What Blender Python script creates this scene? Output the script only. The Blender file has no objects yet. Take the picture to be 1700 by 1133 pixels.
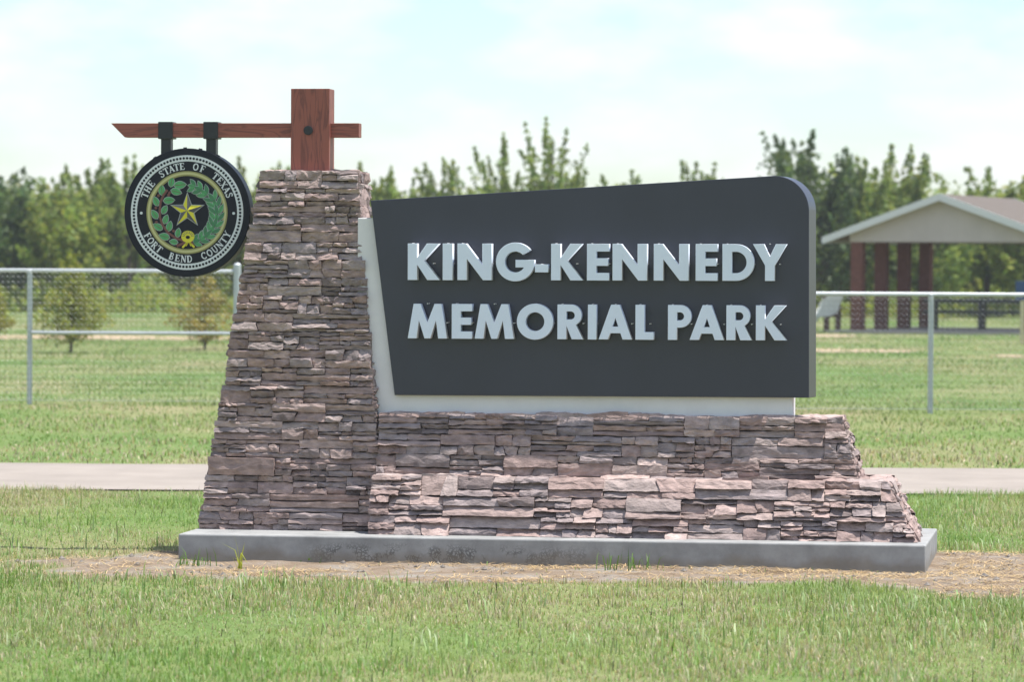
import bpy, bmesh, math, random
import numpy as np
from mathutils import Vector, Matrix

rnd = random.Random(7)
nrg = np.random.default_rng(11)
R = math.radians
scene = bpy.context.scene
col = scene.collection

# ------------------------------------------------------------------ camera
F, CX, CY, HOR, EYE = 6200.0, 850.0, 566.5, 445.0, 1.59
PITCH = math.atan((CY - HOR) / F)
ROLL = R(0.30)
CAMR = Matrix.Rotation(R(90) - PITCH, 3, 'X') @ Matrix.Rotation(ROLL, 3, 'Z')
CAMP = Vector((0, 0, EYE))
cd = bpy.data.cameras.new('camera')
cam = bpy.data.objects.new('camera', cd)
col.objects.link(cam)
cam.matrix_world = Matrix.Translation(CAMP) @ CAMR.to_4x4()
cd.sensor_width = 36.0
cd.lens = F / 1700 * 36.0
cd.clip_start = 0.5
cd.clip_end = 6000
cd.dof.use_dof = True
cd.dof.focus_distance = 19.8
cd.dof.aperture_fstop = 4.8
scene.camera = cam

# ------------------------------------------------------------------ sign frame, sun, sky
PSI = R(8.0)
SO = Vector((0, 20.0, 0))
EX = Vector((math.cos(PSI), -math.sin(PSI), 0))
EYv = Vector((math.sin(PSI), math.cos(PSI), 0))
SUN_EL, SUN_BACK = R(73), R(1.5)
sv = EX * (math.cos(SUN_EL) * math.cos(SUN_BACK)) + EYv * (math.cos(SUN_EL) * math.sin(SUN_BACK))
sv.z = math.sin(SUN_EL)

world = bpy.data.worlds.new('World')
scene.world = world
world.use_nodes = True
wt = world.node_tree
wt.nodes.clear()
def WN(t, **k):
    n = wt.nodes.new(t)
    for a, b in k.items():
        setattr(n, a, b)
    return n
sky = WN('ShaderNodeTexSky', sky_type='NISHITA', sun_disc=False)
sky.sun_elevation = SUN_EL
sky.sun_rotation = math.atan2(sv.x, sv.y)
sky.air_density = 1.0
sky.dust_density = 0.6
sky.ozone_density = 3.0
tc = WN('ShaderNodeTexCoord')
mp = WN('ShaderNodeMapping')
mp.inputs['Scale'].default_value = (1, 1, 2.6)
n1 = WN('ShaderNodeTexNoise')
n1.inputs['Scale'].default_value = 19
n1.inputs['Detail'].default_value = 7
n1.inputs['Roughness'].default_value = 0.52
rmp = WN('ShaderNodeValToRGB')
rmp.color_ramp.elements[0].position = 0.40
rmp.color_ramp.elements[0].color = (0.0, 0.0, 0.0, 1)
rmp.color_ramp.elements[1].position = 0.68
mix = WN('ShaderNodeMix', data_type='RGBA')
mul = WN('ShaderNodeMath', operation='MULTIPLY')
mul.inputs[1].default_value = 0.9
bg = WN('ShaderNodeBackground')
bg.inputs['Strength'].default_value = 0.12
wo = WN('ShaderNodeOutputWorld')
L = wt.links.new
L(tc.outputs['Generated'], mp.inputs['Vector'])
L(mp.outputs['Vector'], n1.inputs['Vector'])
L(n1.outputs['Fac'], rmp.inputs['Fac'])
L(rmp.outputs['Color'], mul.inputs[0])
L(mul.outputs[0], mix.inputs['Factor'])
wb = WN('ShaderNodeMix', data_type='RGBA', blend_type='MULTIPLY')   # the camera's cool white balance
wb.inputs['Factor'].default_value = 1.0
wb.inputs[7].default_value = (0.90, 0.945, 0.97, 1)
L(sky.outputs['Color'], wb.inputs[6])
L(wb.outputs[2], mix.inputs[6])
mix.inputs[7].default_value = (5.3, 5.35, 5.4, 1)
L(mix.outputs[2], bg.inputs['Color'])
L(bg.outputs['Background'], wo.inputs['Surface'])

sd = bpy.data.lights.new('sun', 'SUN')
sd.energy = 4.0
sd.angle = R(0.53)
sd.color = (1.0, 0.955, 0.89)
so = bpy.data.objects.new('sun', sd)
so.rotation_euler = sv.to_track_quat('Z', 'Y').to_euler()
so.location = (0, 0, 30)
col.objects.link(so)

scene.view_settings.view_transform = 'Standard'
scene.view_settings.look = 'None'
scene.view_settings.gamma = 1
scene.view_settings.exposure = 0.8

# ------------------------------------------------------------------ pixel helpers
def ray(px, py):
    return CAMR @ Vector(((px - CX) / F, -(py - CY) / F, -1))
def at(px, py, Y):
    d = ray(px, py)
    return CAMP + d * (Y / d.y)
def G(px, py):
    d = ray(px, py)
    return CAMP + d * (-EYE / d.z)
def S(px, py, yl):
    d = ray(px, py)
    t = (yl - (CAMP - SO).dot(EYv)) / d.dot(EYv)
    p = CAMP + d * t - SO
    return p.dot(EX), p.z
def XW(px, Y):
    return at(px, HOR, Y).x

# ------------------------------------------------------------------ materials
def mat(name, color, rough=0.7, spec=0.3, noise=None, bump=None, attr=None, coat=0, metallic=0):
    """noise=(scale, amount, stretch) value variation; bump=(scale, strength, dist)"""
    m = bpy.data.materials.new(name)
    m.use_nodes = True
    nt = m.node_tree
    b = nt.nodes['Principled BSDF']
    b.inputs['Roughness'].default_value = rough
    b.inputs['Specular IOR Level'].default_value = spec
    b.inputs['Metallic'].default_value = metallic
    b.inputs['Coat Weight'].default_value = coat
    b.inputs['Base Color'].default_value = (*color, 1)
    src = None
    if attr:
        a = nt.nodes.new('ShaderNodeAttribute')
        a.attribute_name = attr
        src = a.outputs['Color']
    tcn = nt.nodes.new('ShaderNodeTexCoord')
    if noise:
        mpn = nt.nodes.new('ShaderNodeMapping')
        mpn.inputs['Scale'].default_value = noise[2] if len(noise) > 2 else (1, 1, 1)
        nt.links.new(tcn.outputs['Object'], mpn.inputs['Vector'])
        tx = nt.nodes.new('ShaderNodeTexNoise')
        tx.inputs['Scale'].default_value = noise[0]
        tx.inputs['Detail'].default_value = 6
        tx.inputs['Roughness'].default_value = 0.65
        nt.links.new(mpn.outputs['Vector'], tx.inputs['Vector'])
        mr = nt.nodes.new('ShaderNodeMapRange')
        mr.inputs['From Min'].default_value = 0.28
        mr.inputs['From Max'].default_value = 0.72
        mr.inputs['To Min'].default_value = 1 - noise[1]
        mr.inputs['To Max'].default_value = 1 + noise[1]
        nt.links.new(tx.outputs['Fac'], mr.inputs['Value'])
        vm = nt.nodes.new('ShaderNodeVectorMath')
        vm.operation = 'SCALE'
        if src:
            nt.links.new(src, vm.inputs[0])
        else:
            vm.inputs[0].default_value = color
        nt.links.new(mr.outputs['Result'], vm.inputs['Scale'])
        src = vm.outputs['Vector']
    if src:
        nt.links.new(src, b.inputs['Base Color'])
    if bump:
        mpb = nt.nodes.new('ShaderNodeMapping')
        mpb.inputs['Scale'].default_value = bump[3] if len(bump) > 3 else (1, 1, 1)
        nt.links.new(tcn.outputs['Object'], mpb.inputs['Vector'])
        tb = nt.nodes.new('ShaderNodeTexNoise')
        tb.inputs['Scale'].default_value = bump[0]
        tb.inputs['Detail'].default_value = 8
        tb.inputs['Roughness'].default_value = 0.65
        nt.links.new(mpb.outputs['Vector'], tb.inputs['Vector'])
        bn = nt.nodes.new('ShaderNodeBump')
        bn.inputs['Strength'].default_value = bump[1]
        bn.inputs['Distance'].default_value = bump[2]
        nt.links.new(tb.outputs['Fac'], bn.inputs['Height'])
        nt.links.new(bn.outputs['Normal'], b.inputs['Normal'])
    return m

def leaf_mat(name, trans=0.4, rough=0.55):
    m = bpy.data.materials.new(name)
    m.use_nodes = True
    nt = m.node_tree
    b = nt.nodes['Principled BSDF']
    out = nt.nodes['Material Output']
    a = nt.nodes.new('ShaderNodeAttribute')
    a.attribute_name = 'tint'
    b.inputs['Roughness'].default_value = rough
    b.inputs['Specular IOR Level'].default_value = 0.35
    nt.links.new(a.outputs['Color'], b.inputs['Base Color'])
    t = nt.nodes.new('ShaderNodeBsdfTranslucent')
    v = nt.nodes.new('ShaderNodeVectorMath')
    v.operation = 'MULTIPLY'
    v.inputs[1].default_value = (1.25, 1.2, 0.7)
    nt.links.new(a.outputs['Color'], v.inputs[0])
    nt.links.new(v.outputs['Vector'], t.inputs['Color'])
    mx = nt.nodes.new('ShaderNodeMixShader')
    mx.inputs[0].default_value = trans
    nt.links.new(b.outputs[0], mx.inputs[1])
    nt.links.new(t.outputs[0], mx.inputs[2])
    nt.links.new(mx.outputs[0], out.inputs['Surface'])
    return m

M = {}
M['stone'] = mat('ledgestone', (0.2, 0.16, 0.15), 0.85, 0.2, (14, 0.42, (1, 1, 2.2)), (42, 0.8, 0.012, (1, 1, 2.4)), 'tint')
M['mortar'] = mat('stone_core', (0.10, 0.085, 0.08), 0.95, 0.1, (20, 0.3))
M['panel'] = mat('painted_dark_metal', (0.031, 0.0325, 0.050), 0.33, 0.55, (2.2, 0.12, (1, 1, .35)), (30, 0.03, 0.002))
M['backing'] = mat('cream_stucco', (0.74, 0.73, 0.73), 0.85, 0.2, (3, 0.08), (160, 0.15, 0.002))
M['letter'] = mat('silver_letter', (0.69, 0.755, 0.86), 0.45, 0.5, (6, 0.03))
M['steel'] = mat('bright_stud', (0.7, 0.7, 0.7), 0.3, 0.5, metallic=0.6)
M['black'] = mat('black_metal', (0.014, 0.016, 0.020), 0.42, 0.5, (8, 0.1))
M['blackface'] = mat('black_face', (0.009, 0.011, 0.019), 0.45, 0.28)
M['white'] = mat('white_print', (0.66, 0.69, 0.70), 0.5, 0.4)
M['gold'] = mat('gold_print', (0.30, 0.285, 0.11), 0.5, 0.4)
M['yellow'] = mat('yellow_print', (0.66, 0.60, 0.04), 0.5, 0.4)
M['starshade'] = mat('grey_print', (0.10, 0.10, 0.11), 0.5, 0.4)
M['leafdeep'] = mat('deep_green_print', (0.055, 0.23, 0.095), 0.5, 0.4, (60, 0.2))
M['leafgreen'] = mat('green_print', (0.085, 0.34, 0.125), 0.5, 0.4, (60, 0.2))
M['greyline'] = mat('grey_outline', (0.36, 0.38, 0.38), 0.5, 0.4)
M['vine'] = mat('brown_print', (0.17, 0.07, 0.06), 0.5, 0.4)
M['galv'] = mat('galvanised_steel', (0.46, 0.49, 0.51), 0.5, 0.5, (9, 0.12), metallic=0.25)
M['wire'] = mat('galvanised_wire', (0.45, 0.46, 0.46), 0.5, 0.5, metallic=0.2)
M['road'] = mat('pale_road', (0.305, 0.268, 0.236), 0.95, 0.1, (1.6, 0.13), (120, 0.4, 0.004))
M['sand'] = mat('bare_sand', (0.45, 0.34, 0.24), 0.95, 0.1, (1.2, 0.15))
M['brick'] = mat('red_brick', (0.15, 0.066, 0.055), 0.9, 0.1, (9, 0.25))
M['siding'] = mat('beige_siding', (0.455, 0.40, 0.395), 0.8, 0.2, (2, 0.06))
M['fascia'] = mat('white_fascia', (0.62, 0.62, 0.64), 0.6, 0.3)
M['shingle'] = mat('brown_shingle', (0.145, 0.125, 0.11), 0.9, 0.1, (7, 0.2, (1, 1, 6)))
M['soffit'] = mat('brown_soffit', (0.16, 0.10, 0.08), 0.8, 0.2)
M['floor'] = mat('pavilion_floor', (0.36, 0.33, 0.30), 0.9, 0.1, (2, 0.1))
M['table'] = mat('dark_table', (0.04, 0.047, 0.055), 0.5, 0.4)
M['blue'] = mat('blue_sign', (0.02, 0.055, 0.14), 0.5, 0.4)
M['palepost'] = mat('pale_post', (0.52, 0.47, 0.28), 0.7, 0.3)
M['slidew'] = mat('white_plastic', (0.75, 0.74, 0.70), 0.5, 0.4)
M['brown'] = mat('brown_post', (0.11, 0.045, 0.035), 0.7, 0.3)
M['bark'] = mat('bark', (0.11, 0.09, 0.075), 0.95, 0.1, (8, 0.3, (1, 1, 0.3)))
M['leaf'] = leaf_mat('leaves', 0.5)
M['grass'] = leaf_mat('grass_blades', 0.35, 0.5)
M['straw'] = leaf_mat('dead_straw', 0.1, 0.8)
M['pebble'] = mat('pebble', (0.21, 0.19, 0.17), 0.9, 0.2, (20, 0.3))

def wood_material():
    m = mat('stained_cedar', (0.16, 0.04, 0.02), 0.55, 0.35)
    nt = m.node_tree
    b = nt.nodes['Principled BSDF']
    return m, nt, b
def make_wood(name, stretch):
    m = bpy.data.materials.new(name)
    m.use_nodes = True
    nt = m.node_tree
    b = nt.nodes['Principled BSDF']
    b.inputs['Roughness'].default_value = 0.5
    b.inputs['Specular IOR Level'].default_value = 0.35
    t = nt.nodes.new('ShaderNodeTexCoord')
    mp_ = nt.nodes.new('ShaderNodeMapping')
    mp_.inputs['Scale'].default_value = stretch
    n = nt.nodes.new('ShaderNodeTexNoise')
    n.inputs['Scale'].default_value = 5.0
    n.inputs['Detail'].default_value = 3
    n.inputs['Distortion'].default_value = 0.6
    w = nt.nodes.new('ShaderNodeMath')
    w.operation = 'MULTIPLY'
    w.inputs[1].default_value = 14
    fr = nt.nodes.new('ShaderNodeMath')
    fr.operation = 'PINGPONG'
    fr.inputs[1].default_value = 1.0
    rp = nt.nodes.new('ShaderNodeValToRGB')
    e = rp.color_ramp.elements
    e[0].color = (0.175, 0.062, 0.050, 1)
    e[1].color = (0.290, 0.095, 0.070, 1)
    e[0].position = 0.0
    e[1].position = 0.55
    k = nt.links.new
    k(t.outputs['Object'], mp_.inputs['Vector'])
    k(mp_.outputs['Vector'], n.inputs['Vector'])
    k(n.outputs['Fac'], w.inputs[0])
    k(w.outputs[0], fr.inputs[0])
    k(fr.outputs[0], rp.inputs['Fac'])
    k(rp.outputs['Color'], b.inputs['Base Color'])
    return m
M['wood_v'] = make_wood('stained_cedar_upright', (3.2, 3.2, 0.45))
M['wood_h'] = make_wood('stained_cedar_beam', (0.45, 4, 4))

def concrete_material():
    m = mat('cast_concrete', (0.305, 0.308, 0.305), 0.9, 0.2, (6, 0.24), (70, 0.35, 0.004))
    nt = m.node_tree
    b = nt.nodes['Principled BSDF']
    old = b.inputs['Base Color'].links[0].from_socket
    # rock pockets low on the front face: voronoi cracks inside a noisy band
    t = nt.nodes.new('ShaderNodeTexCoord')
    vo = nt.nodes.new('ShaderNodeTexVoronoi')
    vo.feature = 'DISTANCE_TO_EDGE'
    vo.inputs['Scale'].default_value = 58
    nz = nt.nodes.new('ShaderNodeTexNoise')
    nz.inputs['Scale'].default_value = 9.0
    nz.inputs['Detail'].default_value = 4
    sx = nt.nodes.new('ShaderNodeSeparateXYZ')
    k = nt.links.new
    nd = nt.nodes.new('ShaderNodeTexNoise')
    nd.inputs['Scale'].default_value = 22
    mixv = nt.nodes.new('ShaderNodeVectorMath'); mixv.operation = 'MULTIPLY_ADD'
    mixv.inputs[1].default_value = (0.05, 0.05, 0.05)
    k(nd.outputs['Color'], mixv.inputs[0]); k(t.outputs['Object'], mixv.inputs[2])
    k(t.outputs['Object'], nd.inputs['Vector'])
    k(mixv.outputs['Vector'], vo.inputs['Vector'])
    k(t.outputs['Object'], nz.inputs['Vector'])
    k(t.outputs['Object'], sx.inputs[0])
    def mr(inp, a, b_, c=0, d=1):
        n = nt.nodes.new('ShaderNodeMapRange')
        n.inputs['From Min'].default_value = a
        n.inputs['From Max'].default_value = b_
        n.inputs['To Min'].default_value = c
        n.inputs['To Max'].default_value = d
        k(inp, n.inputs['Value'])
        return n.outputs['Result']
    def mm(a, b_, op='MULTIPLY'):
        n = nt.nodes.new('ShaderNodeMath')
        n.operation = op
        for i, v in enumerate((a, b_)):
            if isinstance(v, (int, float)):
                n.inputs[i].default_value = v
            else:
                k(v, n.inputs[i])
        return n.outputs[0]
    crack = mr(vo.outputs['Distance'], 0.10, 0.16, 1, 0)
    xa = mr(sx.outputs['X'], -1.15, -0.95)
    xb = mr(sx.outputs['X'], -0.15, 0.9, 1, 0)
    zz = mr(sx.outputs['Z'], 0.06, 0.11, 1, 0)
    nn = mr(nz.outputs['Fac'], 0.47, 0.53)
    f = mm(mm(mm(mm(xa, xb), mm(zz, nn)), crack), 0.75)
    mx = nt.nodes.new('ShaderNodeMix')
    mx.data_type = 'RGBA'
    k(f, mx.inputs['Factor'])
    k(old, mx.inputs[6])
    mx.inputs[7].default_value = (0.085, 0.085, 0.083, 1)
    # soil splash creeping up from the ground in uneven tongues
    sp = nt.nodes.new('ShaderNodeTexNoise')
    sp.inputs['Scale'].default_value = 7.0
    sp.inputs['Detail'].default_value = 6
    k(t.outputs['Object'], sp.inputs['Vector'])
    hgt = mm(sx.outputs['Z'], mm(sp.outputs['Fac'], 0.13), 'SUBTRACT')
    sf = mm(mr(hgt, -0.045, 0.0, 1, 0), 0.55)
    mx2 = nt.nodes.new('ShaderNodeMix')
    mx2.data_type = 'RGBA'
    k(sf, mx2.inputs['Factor'])
    k(mx.outputs[2], mx2.inputs[6])
    mx2.inputs[7].default_value = (0.20, 0.165, 0.12, 1)
    k(mx2.outputs[2], b.inputs['Base Color'])
    return m
M['concrete'] = concrete_material()

# ------------------------------------------------------------------ object helpers
def tag(o, label=None, cat=None, group=None, kind=None):
    if label: o['label'] = label
    if cat: o['category'] = cat
    if group: o['group'] = group
    if kind: o['kind'] = kind
    return o
def empty(name, loc, rz=0):
    o = bpy.data.objects.new(name, None)
    o.empty_display_size = 0.2
    o.location = loc
    o.rotation_euler = (0, 0, rz)
    col.objects.link(o)
    return o
def link(name, me, m, parent=None):
    o = bpy.data.objects.new(name, me)
    if m is not None and not me.materials:
        me.materials.append(m)
    col.objects.link(o)
    o.parent = parent
    return o
def mesh(name, verts, faces, m, parent=None, smooth=False):
    me = bpy.data.meshes.new(name)
    me.from_pydata([tuple(v) for v in verts], [], faces)
    me.update()
    if smooth:
        me.polygons.foreach_set('use_smooth', [True] * len(me.polygons))
    return link(name, me, m, parent)

class MB:
    def __init__(s):
        s.v, s.f = [], []
    def box(s, x0, x1, y0, y1, z0, z1, T=None):
        n = len(s.v)
        for z in (z0, z1):
            for x, y in ((x0, y0), (x1, y0), (x1, y1), (x0, y1)):
                p = Vector((x, y, z))
                s.v.append(T @ p if T else p)
        s.f += [[n + i for i in q] for q in ((0, 3, 2, 1), (4, 5, 6, 7), (0, 1, 5, 4), (1, 2, 6, 5), (2, 3, 7, 6), (3, 0, 4, 7))]
        return s
    def tube(s, pts, r, n=8, cap=True):
        """r scalar or list"""
        pts = [Vector(p) for p in pts]
        rings = []
        for i, p in enumerate(pts):
            d = (pts[min(i + 1, len(pts) - 1)] - pts[max(i - 1, 0)]).normalized()
            a = d.orthogonal().normalized()
            b = d.cross(a)
            rr = r[i] if isinstance(r, (list, tuple)) else r
            k = len(s.v)
            for j in range(n):
                t = 2 * math.pi * j / n
                s.v.append(p + a * (rr * math.cos(t)) + b * (rr * math.sin(t)))
            rings.append(k)
        for a, b in zip(rings, rings[1:]):
            for j in range(n):
                s.f.append([a + j, a + (j + 1) % n, b + (j + 1) % n, b + j])
        if cap:
            s.f.append([rings[0] + j for j in range(n)][::-1])
            s.f.append([rings[-1] + j for j in range(n)])
        return s
    def prism(s, poly, y0, y1, poly2=None):
        """poly in (x,z), front at y0, back at y1"""
        n = len(s.v)
        k = len(poly)
        s.v += [Vector((x, y0, z)) for x, z in poly] + [Vector((x, y1, z)) for x, z in (poly2 or poly)]
        s.f.append(list(range(n, n + k)))
        s.f.append(list(range(n + k, n + 2 * k))[::-1])
        for i in range(k):
            j = (i + 1) % k
            s.f.append([n + j, n + i, n + k + i, n + k + j])
        return s
    def build(s, name, m, parent=None, smooth=False, bevel=0):
        o = mesh(name, s.v, s.f, m, parent, smooth)
        bm = bmesh.new()
        bm.from_mesh(o.data)
        bmesh.ops.recalc_face_normals(bm, faces=bm.faces)
        if bevel:
            bmesh.ops.bevel(bm, geom=list(bm.edges), offset=bevel, segments=2, affect='EDGES', profile=0.5)
        bm.to_mesh(o.data)
        bm.free()
        return o

def tint_mesh(name, V, Fidx, C, m, parent=None):
    """numpy mesh, faces of constant size, per-vertex colour attribute 'tint'"""
    me = bpy.data.meshes.new(name)
    nv, nf, k = len(V), len(Fidx), Fidx.shape[1]
    me.vertices.add(nv)
    me.vertices.foreach_set('co', np.ascontiguousarray(V, dtype=np.float32).ravel())
    me.loops.add(nf * k)
    me.loops.foreach_set('vertex_index', np.ascontiguousarray(Fidx, dtype=np.int32).ravel())
    me.polygons.add(nf)
    me.polygons.foreach_set('loop_start', np.arange(0, nf * k, k, dtype=np.int32))
    me.polygons.foreach_set('loop_total', np.full(nf, k, dtype=np.int32))
    me.update(calc_edges=True)
    a = me.attributes.new('tint', 'FLOAT_COLOR', 'POINT')
    c4 = np.ones((nv, 4), dtype=np.float32)
    c4[:, :3] = C
    a.data.foreach_set('color', c4.ravel())
    me.validate()
    return link(name, me, m, parent)

def vnoise(x, y, seed=0):
    """smooth value noise on numpy arrays"""
    def h(i, j):
        v = np.sin(i * 127.1 + j * 311.7 + seed * 74.7) * 43758.5453
        return v - np.floor(v)
    i, j = np.floor(x), np.floor(y)
    fx, fy = x - i, y - j
    fx, fy = fx * fx * (3 - 2 * fx), fy * fy * (3 - 2 * fy)
    return (h(i, j) * (1 - fx) + h(i + 1, j) * fx) * (1 - fy) + (h(i, j + 1) * (1 - fx) + h(i + 1, j + 1) * fx) * fy
def fbm(x, y, seed=0):
    return (vnoise(x, y, seed) + 0.5 * vnoise(x * 2.1, y * 2.1, seed + 1) + 0.25 * vnoise(x * 4.3, y * 4.3, seed + 2)) / 1.75
def sstep(a, b, x):
    t = np.clip((x - a) / (b - a), 0, 1)
    return t * t * (3 - 2 * t)

# ------------------------------------------------------------------ ground
ROAD0, ROAD1 = 26.3, 29.75
def bare_mask(x, y):
    """bare, straw-strewn soil round the slab (sign-local test)"""
    lx = (x - SO.x) * EX.x + (y - SO.y) * EX.y
    ly = (x - SO.x) * EYv.x + (y - SO.y) * EYv.y
    w = (fbm(x * 1.3, y * 1.3, 3) - 0.5) * 1.25
    w2 = (fbm(x * 5, y * 5, 9) - 0.5)
    front = -1.30 + 0.30 * np.sin(lx * 1.1 + 0.6) * 0.4 + w * 0.9 + w2 * 0.35 - sstep(1.2, 2.6, lx) * 0.1
    left = -2.55 + w * 0.8 + np.clip(-ly - 0.35, 0, 2) * 0.15 + np.clip(ly + 0.2, 0, 3) * 0.9
    right = 3.6 + w
    back = np.where(lx > 2.2, 1.35 + w * 1.2, 1.55 + w * 0.5)
    d = np.minimum(np.minimum(ly - front, back - ly), np.minimum(lx - left, right - lx))
    return sstep(-0.10, 0.14, d + w2 * 0.16)
def worn_mask(x, y):
    return sstep(0.46, 0.66, fbm(x * 0.55 + 3, y * 0.33, 21)) * 0.75
def ground_z(x, y):
    k = sstep(13, 15, y) * (1 - sstep(25.4, 26.2, y))
    return k * ((fbm(x * 0.9, y * 0.9, 5) - 0.5) * 0.05 + (fbm(x * 5, y * 5, 6) - 0.5) * 0.022)

xs = np.concatenate([[-3000, -900, -300, -120, -60, -30, -18, -11, -8, -6], np.arange(-5, 5.01, 0.08), [6, 8, 11, 18, 30, 60, 120, 300, 900, 3000]])
ys = np.concatenate([[-300, -60, -10, 0, 6, 10, 12], np.arange(13, 26.6, 0.09), [28, 30, 33, 37, 42, 50, 60, 75, 90, 120, 160, 220, 400, 900, 4000]])
gx, gy = np.meshgrid(xs, ys)
gz = ground_z(gx, gy)
V = np.stack([gx.ravel(), gy.ravel(), gz.ravel()], 1)
nx, ny = len(xs), len(ys)
ii = (np.arange(ny - 1)[:, None] * nx + np.arange(nx - 1)[None, :]).ravel()
Fq = np.stack([ii, ii + 1, ii + nx + 1, ii + nx], 1)
bm_ = bare_mask(V[:, 0], V[:, 1])
C = np.zeros((len(V), 3))
C[:, 0] = bm_

def ground_material():
    m = bpy.data.materials.new('turf_and_soil')
    m.use_nodes = True
    nt = m.node_tree
    b = nt.nodes['Principled BSDF']
    b.inputs['Roughness'].default_value = 0.95
    b.inputs['Specular IOR Level'].default_value = 0.1
    k = nt.links.new
    t = nt.nodes.new('ShaderNodeTexCoord')
    a = nt.nodes.new('ShaderNodeAttribute')
    a.attribute_name = 'tint'
    sx = nt.nodes.new('ShaderNodeSeparateXYZ')
    k(a.outputs['Vector'], sx.inputs[0])
    def noise(s, d=5, sc=(1, 1, 1)):
        mp_ = nt.nodes.new('ShaderNodeMapping')
        mp_.inputs['Scale'].default_value = sc
        k(t.outputs['Object'], mp_.inputs['Vector'])
        n = nt.nodes.new('ShaderNodeTexNoise')
        n.inputs['Scale'].default_value = s
        n.inputs['Detail'].default_value = d
        n.inputs['Roughness'].default_value = 0.6
        k(mp_.outputs['Vector'], n.inputs['Vector'])
        return n.outputs['Fac']
    def ramp(f, stops):
        r = nt.nodes.new('ShaderNodeValToRGB')
        e = r.color_ramp.elements
        while len(e) < len(stops):
            e.new(0.5)
        for q, (p, c) in zip(e, stops):
            q.position = p
            q.color = (*c, 1)
        k(f, r.inputs['Fac'])
        return r.outputs['Color']
    big = noise(0.30, 6, (1, 0.45, 1))
    grass = ramp(big, [(0.34, (0.115, 0.195, 0.055)), (0.46, (0.17, 0.225, 0.078)), (0.56, (0.235, 0.245, 0.115)), (0.68, (0.31, 0.265, 0.165))])
    fine = noise(60, 6)
    mxg = nt.nodes.new('ShaderNodeMix'); mxg.data_type = 'RGBA'; mxg.blend_type = 'MULTIPLY'
    mxg.inputs['Factor'].default_value = 0.7
    k(grass, mxg.inputs[6])
    k(ramp(fine, [(0.3, (0.55, 0.55, 0.5)), (0.7, (1.25, 1.25, 1.2))]), mxg.inputs[7])
    soil = ramp(noise(3.2, 7), [(0.32, (0.175, 0.130, 0.090)), (0.48, (0.26, 0.205, 0.155)), (0.60, (0.275, 0.245, 0.215)), (0.72, (0.31, 0.285, 0.26))])
    soil2 = nt.nodes.new('ShaderNodeMix'); soil2.data_type = 'RGBA'; soil2.blend_type = 'MULTIPLY'
    soil2.inputs['Factor'].default_value = 0.6
    k(soil, soil2.inputs[6])
    k(ramp(noise(90, 5), [(0.3, (0.6, 0.58, 0.55)), (0.7, (1.2, 1.2, 1.2))]), soil2.inputs[7])
    mx = nt.nodes.new('ShaderNodeMix'); mx.data_type = 'RGBA'
    k(sx.outputs['X'], mx.inputs['Factor'])
    k(mxg.outputs[2], mx.inputs[6])
    k(soil2.outputs[2], mx.inputs[7])
    k(mx.outputs[2], b.inputs['Base Color'])
    bn = nt.nodes.new('ShaderNodeBump')
    bn.inputs['Strength'].default_value = 0.6
    bn.inputs['Distance'].default_value = 0.02
    k(noise(45, 7), bn.inputs['Height'])
    k(bn.outputs['Normal'], b.inputs['Normal'])
    return m
M['ground'] = ground_material()
g = tint_mesh('ground', V, Fq, C, M['ground'])
g.data.polygons.foreach_set('use_smooth', [True] * len(g.data.polygons))
tag(g, kind='structure')

def strip(name, near, far, z, m, x0, x1, amp=0.05, n=160):
    v, f = [], []
    for i in range(n + 1):
        x = x0 + (x1 - x0) * i / n
        a = (float(vnoise(np.float64(x * 1.7), np.float64(1.0), 2)) - 0.5) * 2 * amp
        b = (float(vnoise(np.float64(x * 1.3), np.float64(7.0), 4)) - 0.5) * 2 * amp
        v += [(x, near(x) + a, z), (x, far(x) + b, z)]
        if i:
            f.append([2 * i - 2, 2 * i, 2 * i + 1, 2 * i - 1])
    return tag(mesh(name, v, f, m), kind='structure')
strip('road', lambda x: ROAD0, lambda x: ROAD1, 0.012, M['road'], -60, 60, 0.05, 900)
strip('dirt_path', lambda x: 80.0, lambda x: 84.0, 0.012, M['sand'], -60, XW(640, 82), 0.5)

def patch(name, px, py, rx, ry, seed):
    c = G(px, py)
    v = [(c.x, c.y, 0.012)]
    n = 40
    for i in range(n):
        t = 2 * math.pi * i / n
        k = 0.75 + 0.5 * float(vnoise(np.float64(3 * math.cos(t) + seed), np.float64(3 * math.sin(t)), seed))
        v.append((c.x + rx * k * math.cos(t), c.y + ry * k * math.sin(t), 0.012))
    f = [[0, 1 + i, 1 + (i + 1) % n] for i in range(n)]
    return tag(mesh(name, v, f, M['sand']), kind='structure')
patch('bare_sand_patch', 1392, 583, 1.5, 1.6, 1)
patch('bare_sand_patch', 1352, 558, 0.95, 1.9, 2)
patch('bare_sand_patch', 1690, 592, 0.5, 0.7, 4)

# ------------------------------------------------------------------ the sign monument
root = tag(empty('park_sign', SO, -PSI), 'stone monument sign with dark panel lettered for a memorial park on a concrete slab', 'sign')
SLAB_H = 0.135
# concrete slab
xl, xr = S(296, 889, 0)[0], S(1537, 905, 0)[0]
xrb = S(1556, 876, 1.3)[0]
b = MB()
n0 = 26
def slab_edge():
    pts = [(xl, 0.0), (xr, 0.0), (xrb, 1.3), (xl + 0.01, 1.3)]
    return pts
pts = slab_edge()
b.v = [Vector((x, y, -0.12)) for x, y in pts] + [Vector((x, y, SLAB_H)) for x, y in pts]
b.f = [[3, 2, 1, 0], [4, 5, 6, 7]] + [[i, (i + 1) % 4, 4 + (i + 1) % 4, 4 + i] for i in range(4)]
b.build('concrete_slab', M['concrete'], root, bevel=0.008)

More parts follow.
